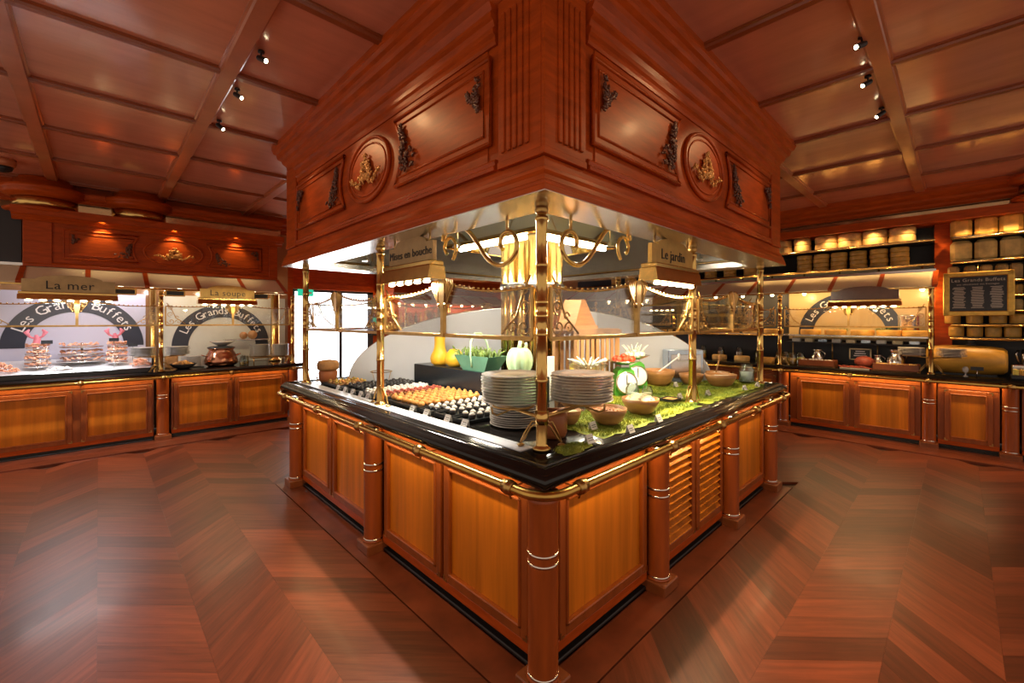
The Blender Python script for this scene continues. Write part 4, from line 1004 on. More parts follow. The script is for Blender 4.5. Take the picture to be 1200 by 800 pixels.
# upper canopy
t=thing('counter_canopy','carved mahogany canopy over the seafood and soup counter with an oval medallion','canopy',(0,5.9,2.10))
def lb(mb,name,m,par=t): return mb.build(name,m,par,(0,0,-2.10) if par is t else (0,0,0))
lb(MB().box(-1.9,0,2.12,.62,.60,2.62),'body','mahogany')
lb(MB().prism([(0.02,2.60),(-.02,2.60),(-.035,2.625),(-.06,2.64),(-.075,2.665),(-.11,2.68),(-.112,2.685),(-.112,2.655),(-.13,2.655),(-.13,2.735),(.4,2.735),(.4,2.62),(.02,2.62)],-1.98,.68,'yz'),'cornice','mahogany_h')
lb(MB().prism([(0,2.10),(-.022,2.10),(-.022,2.13),(-.008,2.15),(0,2.15)],-1.9,.62,'yz'),'lower_moulding','mahogany_h')
fr=lb(MB().box(-1.66,-.006,2.16,.50,0,2.59,.002),'frieze_board','mahogany')
pa=fpanel(fr,-1.60,-.93,2.20,2.55,-.006,1,bow=.06); pc=fpanel(fr,-.26,.42,2.20,2.55,-.006,-1,bow=.06)
md=MB().prism(oval(-.595,2.37,.30,.165),-.018,0,'xz').build('medallion','mahogany',fr)
MB().tube([(x,-.018,z) for x,z in oval(-.595,2.37,.30,.165)],.012,8,closed=True).build('rim','mahogany_h',md)
carve('fruit_carving',basket(.19,.10,3),'carving_gilt',md,(-.595,-.018,2.36),9,.016)
carve('corner_carving',sprig(1,-1,.10,.10,20,2),'carving',pa,(-1.52,-.018,2.48),3,.012); carve('corner_carving',sprig(-1,1,.20,.16,36,4),'carving',pa,(-1.02,-.018,2.26),4,.013)
carve('corner_carving',sprig(1,1,.18,.16,36,6),'carving',pc,(-.14,-.018,2.26),6,.013); carve('corner_carving',sprig(-1,-1,.10,.10,20,8),'carving',pc,(.36,-.018,2.48),7,.012)
for a,b in ((-1.90,-1.68),(.51,.62)):
    pl=lb(MB().box(a,-.016,2.12,b,0,2.60,.004),'pilaster','mahogany_h')
for k,x in enumerate((-1.74,-.93)):
    d=thing('round_capital','round brass drum capital with wooden rims above the seafood canopy %s'%('at its outer end' if k==0 else 'over the oval medallion side'),'capital',(x,6.06,2.70),0,'round capitals')
    MB().lathe([(.0,0),(.30,0),(.32,.01),(.33,.022),(.33,.038),(0,.038)],36).build('lower_rim','mahogany_h',d)
    MB().lathe([(.265,.038),(.265,.165)],36).build('drum','brass',d)
    MB().lathe([(0,.165),(.275,.165),(.29,.18),(.33,.195),(.34,.21),(.34,.235),(.35,.24),(.35,.28),(.25,.30),(.25,.385),(0,.385)],36).build('upper_rim','mahogany_h',d)
struct(MB().box(-2.9,6.0,2.08,-1.92,6.1,2.74),'wall_dark_infill','dark_wall')
visor('cream glass visor with wooden ribs over the seafood and soup counter',(0,5.9,0),0,-2.9,.62,7)
LG='brass posts of the side counters'
for x,l in ((-2.22,'brass post at the outer end of the seafood display'),(-.745,'brass post between the seafood and the soup'),(.78,'brass post at the end of the soup counter by the glazed door')):
    post((x,5.715,cz),l,h=1.00,feet=((1,0),(-1,0)),grp=LG)
guard('sneeze_guard','glass guard with brass scrolls in front of the seafood',(-1.48,5.715,1.44),0,1.40,'glass guards of the side counters',ht=.30)
guard('sneeze_guard','glass guard with brass scrolls in front of the soup pot',(.02,5.715,1.44),0,1.44,'glass guards of the side counters',ht=.30)
sign('brass sign reading La mer over the seafood','La mer',(-1.52,5.42,1.80),0,.70,'sign_dull',rods=0,size=.125,bh=.13,power=16,col=(.96,.95,1))
sign('brass sign reading La soupe over the soup pot','La soupe',(-.09,5.42,1.79),0,.60,'sign_gold',rods=0,size=.105,power=5)
for x,l in ((-2.13,'near the outer seafood post'),(-1.08,'right beside the La mer sign'),(-.62,'between the two name signs'),(.32,'beside the La soupe sign')):
    t=thing('heat_lamp','dark rectangular heater box under the visor '+l,'heater',(x,5.60,1.80),0,'heater boxes under the visor')
    MB().box(-.10,-.05,0,.10,.05,.075,.006).build('case','brass',t); MB().box(-.085,-.054,.012,.085,-.049,.062).build('front','dark_wall',t)
arched_board('white back board with a dark arch reading Les Grands Buffets behind the seafood',(0,6.56,0),0,-2.4,-.84,.87,1.86,-1.50,1.17,.64,.44)
arched_board('back board with a dark arch reading Les Grands Buffets behind the soup pot',(0,6.56,0),0,-.70,.92,.87,1.86,.06,1.12,.62,.43,bm='jar_white')
t=thing('back_pillar','round brass pillar between the seafood and soup back boards','pillar',(-.77,6.50,cz)); MB().lathe([(.05,0),(.05,.02),(.035,.03),(.035,1.17),(.05,1.18),(.05,1.2)],18).build('shaft','brass',t)
t=thing('back_pillar','stout polished brass pillar behind the copper soup pot by the door','pillar',(.70,6.30,cz)); MB().lathe([(.085,0),(.085,.03),(.06,.04),(.06,1.15),(.085,1.16),(.085,1.2)],18).build('shaft','brass',t)
for k in range(2,11):
    x=-2.3+.3*k; t=thing('bulb_lamp','small glowing bulb lamp hung under the seafood and soup canopy','lamp',(x,6.25,1.95),0,'bulbs under the seafood canopy')
    MB().lathe([(.012,.171),(.012,.02),(.03,.0)],10).build('holder','brass',t); MB().ball((0,0,-.005),.026,8,6).build('bulb','bulb_small',t); point('bulb_lamp_light',(x,6.25,1.90),2.4 if x<-.75 else 1.3,(.96,.95,1) if x<-.75 else WARM)
# seafood: ice bed, tiers of shrimp, heaps, lobsters
t=thing('ice_display','sloping bed of crushed ice in a black-edged seafood display','ice display',(0,0,cz))
MB().prism([(5.79,0),(5.79,.045),(6.50,.16),(6.50,0)],-2.95,-.83,'yz').build('ice','ice',t)
MB().box(-2.97,5.755,0,-.81,5.788,.055,.004).build('front_edge','stone_black',t); MB().box(-.828,5.79,0,-.808,6.5,.17).build('end_edge','stone_black',t)
def icez(y): return cz+.045+.115*(y-5.79)/.71
def heap(c,rx,ry,h,n,m,name,label,seed,s=.02):
    rn=random.Random(seed); b=MB()
    for k in range(n):
        a=rn.uniform(0,2*PI); q=math.sqrt(rn.random()); x,y=rx*q*math.cos(a),ry*q*math.sin(a); z=h*(1-q*q)*rn.uniform(.55,1)
        aa=rn.uniform(0,2*PI); ca,sa=math.cos(aa),math.sin(aa)
        b.tube([(x-s*ca,y-s*sa,z+s*.3),(x-s*.4*ca-s*.5*sa,y-s*.4*sa+s*.5*ca,z+s*.7),(x+s*.5*ca-s*.4*sa,y+s*.5*sa+s*.4*ca,z+s*.7),(x+s*ca,y+s*sa,z+s*.2)],[s*.2,s*.42,s*.36,s*.12],5)
    tag(b.build(name,m,None,c,recalc=False),label,'food',None,'stuff')
def tower(x,y,r,n,gap,label,flab,seed,m='shrimp'):
    z=icez(y); t=thing('seafood_tower',label,'seafood stand',(x,y,z))
    MB().lathe([(.02,-.01),(.012,0),(.012,gap*n)],10).build('stem','steel',t)
    for k in range(n):
        rr=r*(1-.05*k); MB().lathe([(0,.03+gap*k),(rr,.03+gap*k),(rr*1.04,.042+gap*k),(rr,.045+gap*k),(0,.038+gap*k)],24).build('tier','steel',t)
    rn=random.Random(seed); b=MB()
    for k in range(n):
        for q in range(26):
            a=2*PI*q/26; rr=r*(1-.05*k)*rn.uniform(.62,.98); zz=.045+gap*k+rn.uniform(.004,.03); s=.022
            ca,sa=math.cos(a),math.sin(a); b.tube([(rr*ca-s*sa*.8,rr*sa+s*ca*.8,zz),(rr*1.06*ca-s*.3*sa,rr*1.06*sa+s*.3*ca,zz+.012),(rr*1.06*ca+s*.4*sa,rr*1.06*sa-s*.4*ca,zz+.012),(rr*ca+s*sa,rr*sa-s*ca,zz)],[.004,.010,.009,.003],5)
    tag(b.build('shrimps',m,None,(x,y,z),recalc=False),flab,'food',None,'stuff')
tower(-1.80,6.02,.105,4,.068,'tiered round stand of shrimps under the outer lobster','pink shrimps on the narrow tiers under the outer lobster',1)
tower(-1.45,6.20,.21,3,.085,'wide three-tier stand of shrimps in the middle of the ice','pink shrimps on the wide middle stand',2)
tower(-1.14,6.05,.10,4,.068,'tiered round stand of langoustines under the inner lobster','red langoustines on the narrow tiers under the inner lobster',3)
heap((-2.09,5.95,icez(5.95)),.16,.12,.10,110,'shrimp','prawn_heap','heap of orange prawns on the ice at the outer end of the display',4)
heap((-.93,5.96,icez(5.96)),.09,.11,.085,80,'shrimp','prawn_heap','heap of orange-red prawns on the ice beside the seafood post',5)
heap((-1.62,5.93,icez(5.93)),.10,.05,.03,40,'cream','oyster_heap','pale oysters lying on the ice in front of the middle stand',6)
for x,y,l in ((-1.82,6.14,'pink lobster standing up on the outer shrimp stand'),(-1.16,6.18,'pink lobster standing up on the inner langoustine stand')):
    z=icez(y)+.26; t=thing('lobster',l,'lobster',(x,y,z)); MB().tube([(0,0,-.2),(0,0,.0),(.01,0,.06),(.0,0,.11)],[.012,.03,.03,.012],8).build('body','lobster_pink',t)
    for s in (-1,1): MB().tube([(0,0,.06),(s*.05,0,.09),(s*.075,-.01,.14),(s*.05,0,.17)],[.01,.012,.024,.008],7).build('claw','lobster_pink',t)
for x,z,l in ((-1.72,1.26,'by the outer shrimp stand'),(-1.17,1.27,'by the inner langoustine stand'),(-1.0,1.20,'over the prawn heap beside the post')):
    t=thing('name_plate','small black name plate on a wire '+l,'label card',(x,5.885,icez(5.885)),0,'black name plates on the ice'); MB().tube([(0,0,0),(0,0,z-icez(5.885))],.003,5).build('wire','steel',t); MB().box(-.045,-.006,z-icez(5.885)-.02,.045,-.003,z-icez(5.885)+.02).build('plate','slate',t)
# plates at the posts, soup things
def rackpair(px,py,z,label,r=.13,n=7,dx=.17,m='plate_grey',axis='x',zz=.20):
    t=thing('plate_rack','brass plate rack on '+label,'plate rack',(px,py,z),0,'plate racks of the side counters')
    for s in (-1,1):
        d=(s*dx,0) if axis=='x' else (0,s*dx)
        MB().tube([(d[0]*.12,d[1]*.12,zz-.02),(d[0],d[1],zz-.008)],.008,6).build('arm','brass_dark',t)
        MB().tube([(d[0]+.08*math.cos(2*PI*k/16),d[1]+.08*math.sin(2*PI*k/16),zz-.006) for k in range(16)],.005,6,closed=True).build('ring','brass_dark',t)
        plates(n,(px+d[0],py+d[1]),z+zz,r,'grey plate stacked on a rack arm of '+label,'plates of '+label,m=m)
rackpair(-.745,5.715,cz,'the post between seafood and soup',r=.125,n=8)
one(MB().lathe([(0,0),(.06,0),(.10,.02),(.15,.065),(.145,.068),(.09,.026),(0,.01)],28),'crouton_bowl','dark_cup','shallow black bowl of croutons beside the copper pot','bowl',(-.50,5.93,cz))
rn=random.Random(9)
crp=MB().box(-.014,-.014,-.014,.014,.014,.014,.004).build('crouton','croutons')
for k in range(60):
    a=rn.uniform(0,2*PI); q=math.sqrt(rn.random()); o=crp if k==0 else dup(crp)
    o.location=(-.50+.10*q*math.cos(a),5.93+.10*q*math.sin(a),cz+.055+.045*(1-q*q)*rn.uniform(.5,1)); o.rotation_euler=(rn.random()*3,rn.random()*3,rn.random()*3)
    tag(o,'golden crouton in the shallow black bowl','crouton','croutons in the black bowl')
one(MB().box(-.07,-.05,0,.07,.05,.16,.012),'bread_box','bread','block of brown bread behind the crouton bowl','bread',(-.60,6.17,cz))
t=thing('soup_pot','large round copper soup pot on the counter under the La soupe sign','pot',(-.06,6.02,cz))
MB().lathe([(0,0),(.15,0),(.195,.03),(.20,.08),(.175,.16),(.145,.22),(.15,.235),(.158,.24),(.158,.25),(.14,.25)],36).build('pot','copper',t)
MB().lathe([(.142,.245),(.165,.25),(.165,.262),(.13,.275),(0,.28)],32).build('lid','slate',t)
for s in (-1,1): MB().tube([(s*.18,-.04,.14),(s*.225,-.03,.16),(s*.225,.03,.16),(s*.18,.04,.14)],.008,6).build('handle','copper',t)
one(MB().lathe([(0,0),(.05,0),(.11,.035),(.15,.06),(.147,.064),(.10,.045),(0,.02)],28),'shell_dish','porcelain','pale shallow dish resting on the lid of the copper pot','dish',(-.05,6.02,cz+.281))
plates(12,(-.36,6.20),cz,.13,'white soup plate in the stack behind the crouton bowl','soup plates behind the crouton bowl',m='porcelain',pitch=.012)
plates(16,(.42,6.02),cz+.11,.13,'grey plate in the stack nearest the copper pot at the soup end','plates at the soup end, first stack',m='plate_grey',pitch=.0105)
plates(16,(.66,5.90),cz+.11,.115,'grey plate in the stack beside the last soup post','plates at the soup end, second stack',m='plate_grey',pitch=.0105)
t=thing('plate_stand','low brass stand under the two plate stacks at the soup end','stand',(.53,5.97,cz)); MB().box(-.26,-.2,.095,.26,.2,.109,.003).build('shelf','brass_dark',t)
for x in (-.24,.24):
    for y in (-.18,.18): MB().tube([(x,y,0),(x,y,.096)],.008,6).build('leg','brass_dark',t)
for k,(x,y) in enumerate(((.16,5.86),(.225,5.93),(.21,6.02))): jar((x,y,cz),.032,.13,'small glass jug by the copper pot','amber',.5,grp='jugs by the copper pot')
for k,(x,r) in enumerate(((.28,.055),(.40,.065))): one(MB().ball((0,0,0),r,14,10),'cork_ball','crate_wood','%s round brown ball on the back shelf behind the soup pot'%('smaller' if k==0 else 'larger'),'ball',(x,6.35,1.22+r))
one(MB().box(-.3,-.06,0,.3,.08,.02,.003).box(-.29,-.05,-.334,-.27,.07,0).box(.27,-.05,-.334,.29,.07,0),'back_shelf','steel','low steel shelf carrying two brown balls behind the soup pot','shelf',(.33,6.35,1.2))

led('R',-2.22,-.82,'warm strip lamp under the seafood counter edge',base=(0,YC),z=.800,w=-.02,power=1.9); led('R',-.62,.74,'warm strip lamp under the soup counter edge',base=(0,YC),z=.800,w=-.02,power=1.9)

def downlight(loc,aim,label,power,ang=70,grp='recessed downlights',col=(1,.74,.42)):
    t=thing('downlight',label,'lamp',loc,0,grp); MB().lathe([(.030,.004),(.034,-.002),(.034,-.014),(.029,-.014),(.029,-.002)],16).build('can','brass_dark',t); MB().lathe([(.028,-.0035),(0,-.0035)],14).build('lens','bulb',t)
    spot('downlight_beam',(loc[0],loc[1],loc[2]-.012),aim,power,col=col,ang=ang,blend=.8,rad=.025)
for x,l in ((-1.27,'over the outer carved panel'),(-.6,'over the oval medallion'),(.08,'over the inner carved panel')):
    downlight((x,5.825,2.668),(x,5.90,2.30),'small recessed downlight under the seafood canopy cornice '+l,9,80)
# ================================================================ cheese counter (right) – local x runs towards -Y
XC=5.795
def rc(y): return (XC,y,0)
CG='cabinets of the cheese counter'
lower('L',rc,[(-.855,.505,[(-.80,-.222),(-.163,.415)],'panelled two-door cabinet under the cheese wedges and crates'),
 (-1.485,-.995,[(-1.436,-1.053)],'narrow single-door cabinet under the giant cheese drum'),
 (-2.85,-1.64,[(-2.22,-1.68),(-2.82,-2.25)],'panelled cabinet beyond the giant cheese drum'),
 (.655,1.95,[(.68,1.28),(1.32,1.92)],'panelled cabinet of the cheese counter behind the island, first past the column'),
 (1.97,3.3,[(2.0,2.61),(2.65,3.27)],'panelled cabinet of the cheese counter behind the island, second past the column'),
 (3.32,4.7,[(3.35,3.99),(4.03,4.67)],'panelled cabinet at the far end of the cheese counter behind the island')],CG)
for y,l in ((.58,'wooden column of the cheese counter at the end of the crates'),(-.925,'wooden column of the cheese counter below the heart-trimmed post'),(-1.56,'wooden column of the cheese counter beyond the narrow door')):
    column((XC+.02,y,0),l,h=.80,grp='columns of the side counters')
straight_top('black stone worktop of the cheese counter',(XC,0,0),R(-90),-4.9,2.85,.80)
straight_rail('brass guard rail along the cheese counter',(XC,0,0),R(-90),-4.9,2.85,.795,(-3.5,-2,-.58,.2,.925,1.56))
visor('cream glass visor with wooden ribs over the cheese counter',(6.0,0,0),R(-90),-4.4,.98,11)
def yat(u,x,v=400): return at(u,v,'x',x)[1]
def zat(u,v,x): return at(u,v,'x',x)[2]
# upright wooden post dividing the shelves
struct(MB().box(6.30,-1.115,.865,6.42,-.955,2.71,.004),'trim_4','mahogany')
struct(MB().box(6.50,-2.85,.86,6.56,4.8,2.71),'wall_cheese_backing','dark_wall')
struct(MB().box(5.90,-2.85,2.71,6.6,5.2,2.78).box(5.86,-2.85,2.675,5.895,5.2,2.775),'trim_5','mahogany_h')
# shelves: boards with brass rods
def shelf(y0,y1,z,label,x0=6.02,x1=6.49,m='dark_wall'):
    t=thing('wall_shelf',label,'shelf',(x0,(y0+y1)/2,z),0,'cheese shelves'); h=(y1-y0)/2
    MB().box(0,-h,-.022,x1-x0,h,0).build('board',m,t); MB().tube([(-.010,-h-.02,-.020),(-.010,h+.02,-.020)],.014,8).build('brass_rod','brass',t)
def wheel(r,h,m): return MB().lathe([(0,0),(r*.93,0),(r*.985,h*.12),(r,h*.35),(r,h*.65),(r*.985,h*.88),(r*.93,h),(0,h)],22).build('round_cheese',m)
shelf(-.95,4.6,2.205,'lower wall shelf of stacked golden cheese wheels above the visor'); shelf(-.95,4.6,2.50,'upper wall shelf of broad pale cheese wheels above the visor')
rn=random.Random(11)
w1=wheel(.096,.062,'cheese_gold'); first=True
for k,u in enumerate((943,962.5,983,1006,1030,1054)):
    y=yat(u,6.24)
    for q in range(4):
        o=w1 if first else dup(w1); first=False; o.location=(6.24+rn.uniform(-.005,.005),y+rn.uniform(-.005,.005),2.2055+q*.0622)
        tag(o,'golden cheese wheel in a stack of four on the lower wall shelf','cheese','stacked golden wheels above the visor')
for k in range(9):
    y=1.15+.31*k
    for q in range(4):
        o=dup(w1); o.location=(6.24,y,2.2055+q*.0622)
w2=wheel(.135,.098,'cheese_rind'); first=True
for k,y in enumerate([yat(u,6.2) for u in (918,940,968,995.5,1025,1057)]+[1.35+.36*k for k in range(8)]):
    for q in range(2):
        o=w2 if first else dup(w2); first=False; o.location=(6.22,y,2.5005+q*.0985); o.scale=(1,(1 if k>1 else .8),1)
        tag(o,'broad pale cheese wheel in a pair on the upper wall shelf','cheese','paired pale wheels on the upper wall shelf')
# shelves beyond the post
SX=6.04
RZS=[2.494,2.208,1.968,1.798,1.626,1.462,1.306]; NM=['top','second','third','fourth','fifth','sixth','lowest']
for z,n in zip(RZS,NM): shelf(-2.8,-1.12,z,'%s brass-edged shelf of the cheese wall beyond the wooden post'%n,SX)
def block(w,h,d,m,r=.03):
    v=[];n=6; mb=MB()
    mb.box(-d/2,-w/2,0,d/2,w/2,h,r); o=mb.build('cheese_block',m); return o
def row(us,z,w,h,m,label,kind='block',d=.20,x=6.27,extra=0):
    g='cheeses, '+label; pro=None; ys=[yat(u,SX) for u in us]; st=(ys[-1]-ys[0])/(len(ys)-1) if len(ys)>1 else -.3
    w=min([w]+[abs(p-q)*.92 for p,q in zip(ys,ys[1:])]); ys+= [ys[-1]+st*(k+1) for k in range(extra)]
    for y in ys:
        if pro is None: pro=o=block(w,h,d,m,min(w,h)*.2) if kind=='block' else wheel(w/2,h,m)
        else: o=dup(pro)
        o.location=(x,y,z+.001); o.rotation_euler=(0,0,rn.uniform(-.06,.06)); tag(o,label,'cheese',g)
row((1126,1156,1187),RZS[0],.222,.235,'cheese_gold','big square golden cheese block on the top shelf beyond the wooden post',extra=1)
row((1126,1156,1187),RZS[1],.222,.25,'cheese_pale','big square pale cheese block on the second shelf beyond the wooden post',extra=1)
row((1117.5,1137,1156,1175.5,1193),RZS[2],.132,.185,'cheese_rind','medium rounded cheese block on the third shelf beyond the wooden post',extra=2)
row((1112,1132,1152,1180,1195),RZS[3],.13,.115,'cheese_gold','small round cheese on the fourth shelf behind the menu frame','wheel',extra=2)
row((1112,1132,1152,1180,1195),RZS[4],.13,.12,'cheese_pale','small round cheese on the fifth shelf behind the menu frame','wheel',extra=2)
row((1116,1142.5,1171,1196),RZS[5],.215,.115,'cheese_gold','flat golden cheese on the sixth shelf beyond the wooden post','wheel',extra=1)
row((1120.5,1143,1165.5,1189),RZS[6],.19,.12,'cheese_gold','plump golden cheese on the lowest shelf beyond the wooden post','wheel',extra=2)
# menu board in a gold frame
my=yat(1145.5,5.86); mz=zat(1145.5,344,5.86)
t=thing('menu_board','black cheese menu board in a wide gold frame hung in front of the shelves','menu board',(5.86,my,mz),R(-90)-.05)
MB().box(-.235,-.005,-.21,.235,.012,.21).build('slate_panel','slate',t)
fw=.055
for a in ((-.275,-.25,-.275+fw,.25),(.275-fw,-.25,.275,.25),(-.275,-.25,.275,-.25+fw),(-.275,.25-fw,.275,.25)): MB().box(a[0],-.022,a[1],a[2],.012,a[3],.008).build('frame_bar','gold_frame',t)
txt('Les Grands Buffets',.052,'letter_cream',t,(0,-.007,.155),ext=.001)['kind']='stuff'; txt('ont sélectionné vos fromages',.026,'letter_cream',t,(0,-.007,.108),ext=.001)['kind']='stuff'
for c in range(3):
    rr=random.Random(c+40)
    for k in range(17): w=rr.uniform(.035,.055); MB().box(-.145+.145*c-w,-.0065,.072-.0145*k,-.145+.145*c+w,-.005,.078-.0145*k).build('print_line','letter_cream',t)
MB().tube([(0,.02,.2),(0,.06,.30),(0,.17,.35)],.006,6).build('hook_wire','brass',t)
# heart-topped post, sign, guards
post((5.78,yat(1091,5.78),.8655),'tall brass post of the cheese counter beside the giant cheese drum',h=1.10,feet=((0,1),(0,-1)),grp=LG,r=.024)
post((5.78,.62,.8655),'brass post of the cheese counter at the end of the crates',h=1.0,feet=((0,1),(0,-1)),grp=LG)
post((5.78,2.2,.8655),'brass post of the cheese counter seen through the island glass',h=1.0,feet=((0,1),(0,-1)),grp=LG)
post((5.78,3.8,.8655),'far brass post of the cheese counter seen through the island glass',h=1.0,feet=((0,1),(0,-1)),grp=LG)
gs='glass guards of the side counters'
guard('sneeze_guard','glass guard with brass scrolls in front of the lit cheese shelf',(5.78,-.17,1.42),R(-90),1.46,gs,ht=.30)
guard('sneeze_guard','glass guard of the cheese counter seen through the island, nearer',(5.78,1.41,1.42),R(-90),1.46,gs,ht=.30)
guard('sneeze_guard','glass guard of the cheese counter seen through the island, farther',(5.78,3.0,1.42),R(-90),1.46,gs,ht=.30)
sign('brown arched sign over the lit cheese shelf','',(5.55,-.35,1.76),R(-90),.66,'sign_brown',rods=0,size=.085,tm='carving',power=6,col=AMBER)
sign('brass sign hung over the far part of the cheese counter','',(5.55,2.2,1.76),R(-90),.66,'brass',rods=0,power=6,col=AMBER)
# lit glass shelf with five wheels, dark lower shelf
t=thing('glass_shelf','lit shelf board of whole cheeses inside the cheese display','shelf',(6.12,-.15,1.30)); MB().box(-.16,-.77,-.018,.30,.77,0).build('board','steel',t)
for y in (-.74,-.25,.25,.74): MB().tube([(.245,y,-.434),(.245,y,-.018)],.008,6).build('support','brass_dark',t)
w3=wheel(.125,.075,'cheese_gold'); first=True
for k,u in enumerate((950,979,1010.6,1042,1072)):
    o=w3 if first else dup(w3); first=False; o.location=(6.08,yat(u,6.08),1.3005); tag(o,'golden cheese wheel on the lit shelf of the cheese display','cheese','wheels on the lit shelf')
t=thing('glass_shelf','dark low shelf of small cheese tubs under the lit cheese wheels','shelf',(6.20,-.15,1.19)); MB().box(-.10,-.77,-.016,.15,.77,0).build('board','dark_wall',t)
for k in range(9):
    o=MB().box(-.05,-.05,0,.05,.05,.05,.008).build('cheese_tub',('jar_white','salad_cream','blue_steel')[k%3],None,(6.18,.5-.16*k,1.1905)); tag(o,'small %s cheese tub on the dark low shelf'%('white','cream','blue')[k%3],'tub','tubs on the dark low shelf')
arched_board('cream back board with a dark arch reading Les Grands Buffets behind the lit cheeses',(6.44,-.12,0),R(-90),-.78,.82,1.22,1.98,-.05,1.30,.60,.42,bm='cream_board')
for u,s in ((985,.8),(1035,1)):
    rn2=random.Random(u); m=MB()
    for k in range(60): a=rn2.uniform(0,2*PI); l=rn2.uniform(.05,.105); m.tube([(0,0,0),(l*.4*math.cos(a),l*.4*math.sin(a),.06*s),(l*math.cos(a),l*math.sin(a),.08*s+rn2.uniform(-.02,.03))],[.003,.004,.001],4)
    one(m,'leafy_garnish','leaf','tuft of green garnish behind the lit cheese wheels, %s'%('by the second wheel' if u==985 else 'by the fourth wheel'),'garnish',(6.325,yat(u,6.28),1.305),kind='stuff')
pot=thing('steel_pot','tall steel stock pot at the end of the lit cheese shelf','pot',(6.26,-.80,1.31)); pot.location=(6.315,-.715,1.3005); pot.scale=(.8,.8,.9)
MB().lathe([(0,0),(.13,0),(.135,.01),(.135,.27),(.14,.28),(.145,.29),(.13,.30),(0,.31)],28).build('body','steel',pot); MB().tube([(-.135,-.03,.24),(-.17,-.03,.245),(-.17,.03,.245),(-.135,.03,.24)],.008,6).build('handle','steel',pot)
# counter goods
cz2=.8655
def crate(u,w,label,clabel,m,seed):
    y=yat(u,5.92); t=thing('wooden_crate',label,'crate',(5.93,y,cz2),0,'low crates on the cheese counter'); h=w/2
    MB().box(-.11,-h,0,.11,h,.012).build('base','crate_wood',t)
    for x in (-.11,.102): MB().box(x,-h,.0,x+.008,h,.09,.002).build('long_side','plinth_wood',t)
    for yy in (-h,h-.008): MB().box(-.11,yy,0,.11,yy+.008,.09,.002).build('short_side','plinth_wood',t)
    rr=random.Random(seed)
    for k in range(10):
        o=wheel(min(.035,(2*h-.09)/9*.48),.04,m); o.location=(5.93+rr.uniform(-.055,.055),y-h+.048+(2*h-.09)*k/9,cz2+.0505+.004*(k%2)); o.name='small_cheese'; tag(o,clabel,'cheese','small cheeses: '+clabel)
    MB().box(-.10,-h+.01,.012,.10,h-.01,.05).build('straw','cheese_pale',t)
crate(958,.42,'low wooden crate of small pale cheeses by the glass jars','small pale cheese in the crate by the glass jars','cream',1)
crate(1050,.44,'low wooden crate of small cheeses by the milk can','small cheese in the crate by the milk can','cheese_pale',2)
y=yat(1003,5.92)+.005; t=thing('meat_tray','white tray of sliced red ham between the two crates','tray',(5.92,y,cz2)); MB().box(-.10,-.155,0,.10,.155,.012,.004).build('tray','porcelain',t)
for k in range(7): MB().lathe([(0,0),(.055,0),(.06,.004),(.055,.010),(0,.010)],14).build('ham_slice','ham',t,(-.03+.01*(k%3),-.13+.043*k,.014+.004*(k%2)),rot=(.25,0,0))
t=thing('dark_loaf','dark red cured ham joint behind the sliced ham','ham',(6.115,yat(1012,6.05),cz2)); MB().ball((0,0,.08),.10,14,8,(.8,1.1,.8)).build('joint','ham',t); MB().lathe([(.05,0),(.09,.008),(.09,.02),(0,.02)],16).build('stand','slate',t)
t=thing('chalk_sign','small framed black chalk sign behind the sliced ham','sign',(6.245,yat(1008,6.24),cz2),R(-90)); MB().box(-.11,-.005,.10,.11,.01,.24).build('slate_panel','slate',t)
for a in ((-.12,.09,-.105,.25),(.105,.09,.12,.25),(-.12,.09,.12,.105),(-.12,.235,.12,.25)): MB().box(a[0],-.012,a[1],a[2],.012,a[3]).build('frame_bar','salad_cream',t)
for k in range(3): MB().box(-.07+.01*k,-.007,.145+.03*k,.07-.01*k,-.005,.158+.03*k).build('print_line','letter_white',t)
MB().box(-.02,0,0,.02,.012,.10).build('foot','slate',t)
def can(u,x,label,s=1):
    t=thing('milk_can',label,'milk can',(x,yat(u,x),cz2)); MB().lathe([(0,0),(.075*s,0),(.08*s,.01),(.08*s,.12*s),(.05*s,.165*s),(.045*s,.19*s),(.06*s,.21*s),(.06*s,.225*s),(0,.23*s)],24).build('body','steel',t); MB().tube([(0,-.05*s,.20*s),(0,-.09*s,.17*s),(0,-.082*s,.10*s)],.006,6).build('handle','steel',t)
can(1050,6.15,'small steel milk can behind the second crate',1.15); can(958,6.15,'small steel milk can behind the first crate'); can(1029,6.2,'little steel churn beside the chalk sign',.8)
for k,(u,x) in enumerate(((928,5.90),(938,6.10),(921,6.06))): jar((x,yat(u,x),cz2),.06,.17,'glass jar of %s at the end of the cheese counter'%('amber honey','golden fruit','pale nuts')[k],('amber','salad_yellow','croutons')[k],.8)
# giant cheese drum, knobs, flag
y=yat(1131,6.0); t=thing('cheese_drum','giant golden cheese drum lying on its side on the cheese counter','cheese',(6.11,y,cz2),R(-90))
MB().lathe([(0,-.33),(.12,-.33),(.15,-.30),(.165,-.2),(.17,0),(.165,.2),(.15,.30),(.12,.33),(0,.33)],36,(0,0,.172),axis='x').build('rind','parmesan',t)
MB().box(-.25,-.08,0,.25,.08,.012).build('board','slate',t)
one(MB().lathe([(0,0),(.04,0),(.045,.015),(.02,.03),(.028,.05),(.02,.065),(0,.07)],18),'pepper_mill','slate','small dark grinder standing on top of the giant cheese drum','grinder',(6.11,yat(1138,6.1),cz2+.341))
t=thing('name_plate','small grey name plate on a stand before the giant cheese drum','label card',(5.80,yat(1145,5.8),cz2),R(-90)); MB().tube([(0,0,0),(0,0,.08)],.004,6).build('stem','steel',t); MB().box(-.05,-.004,.075,.05,.002,.115).build('plate','slate',t)
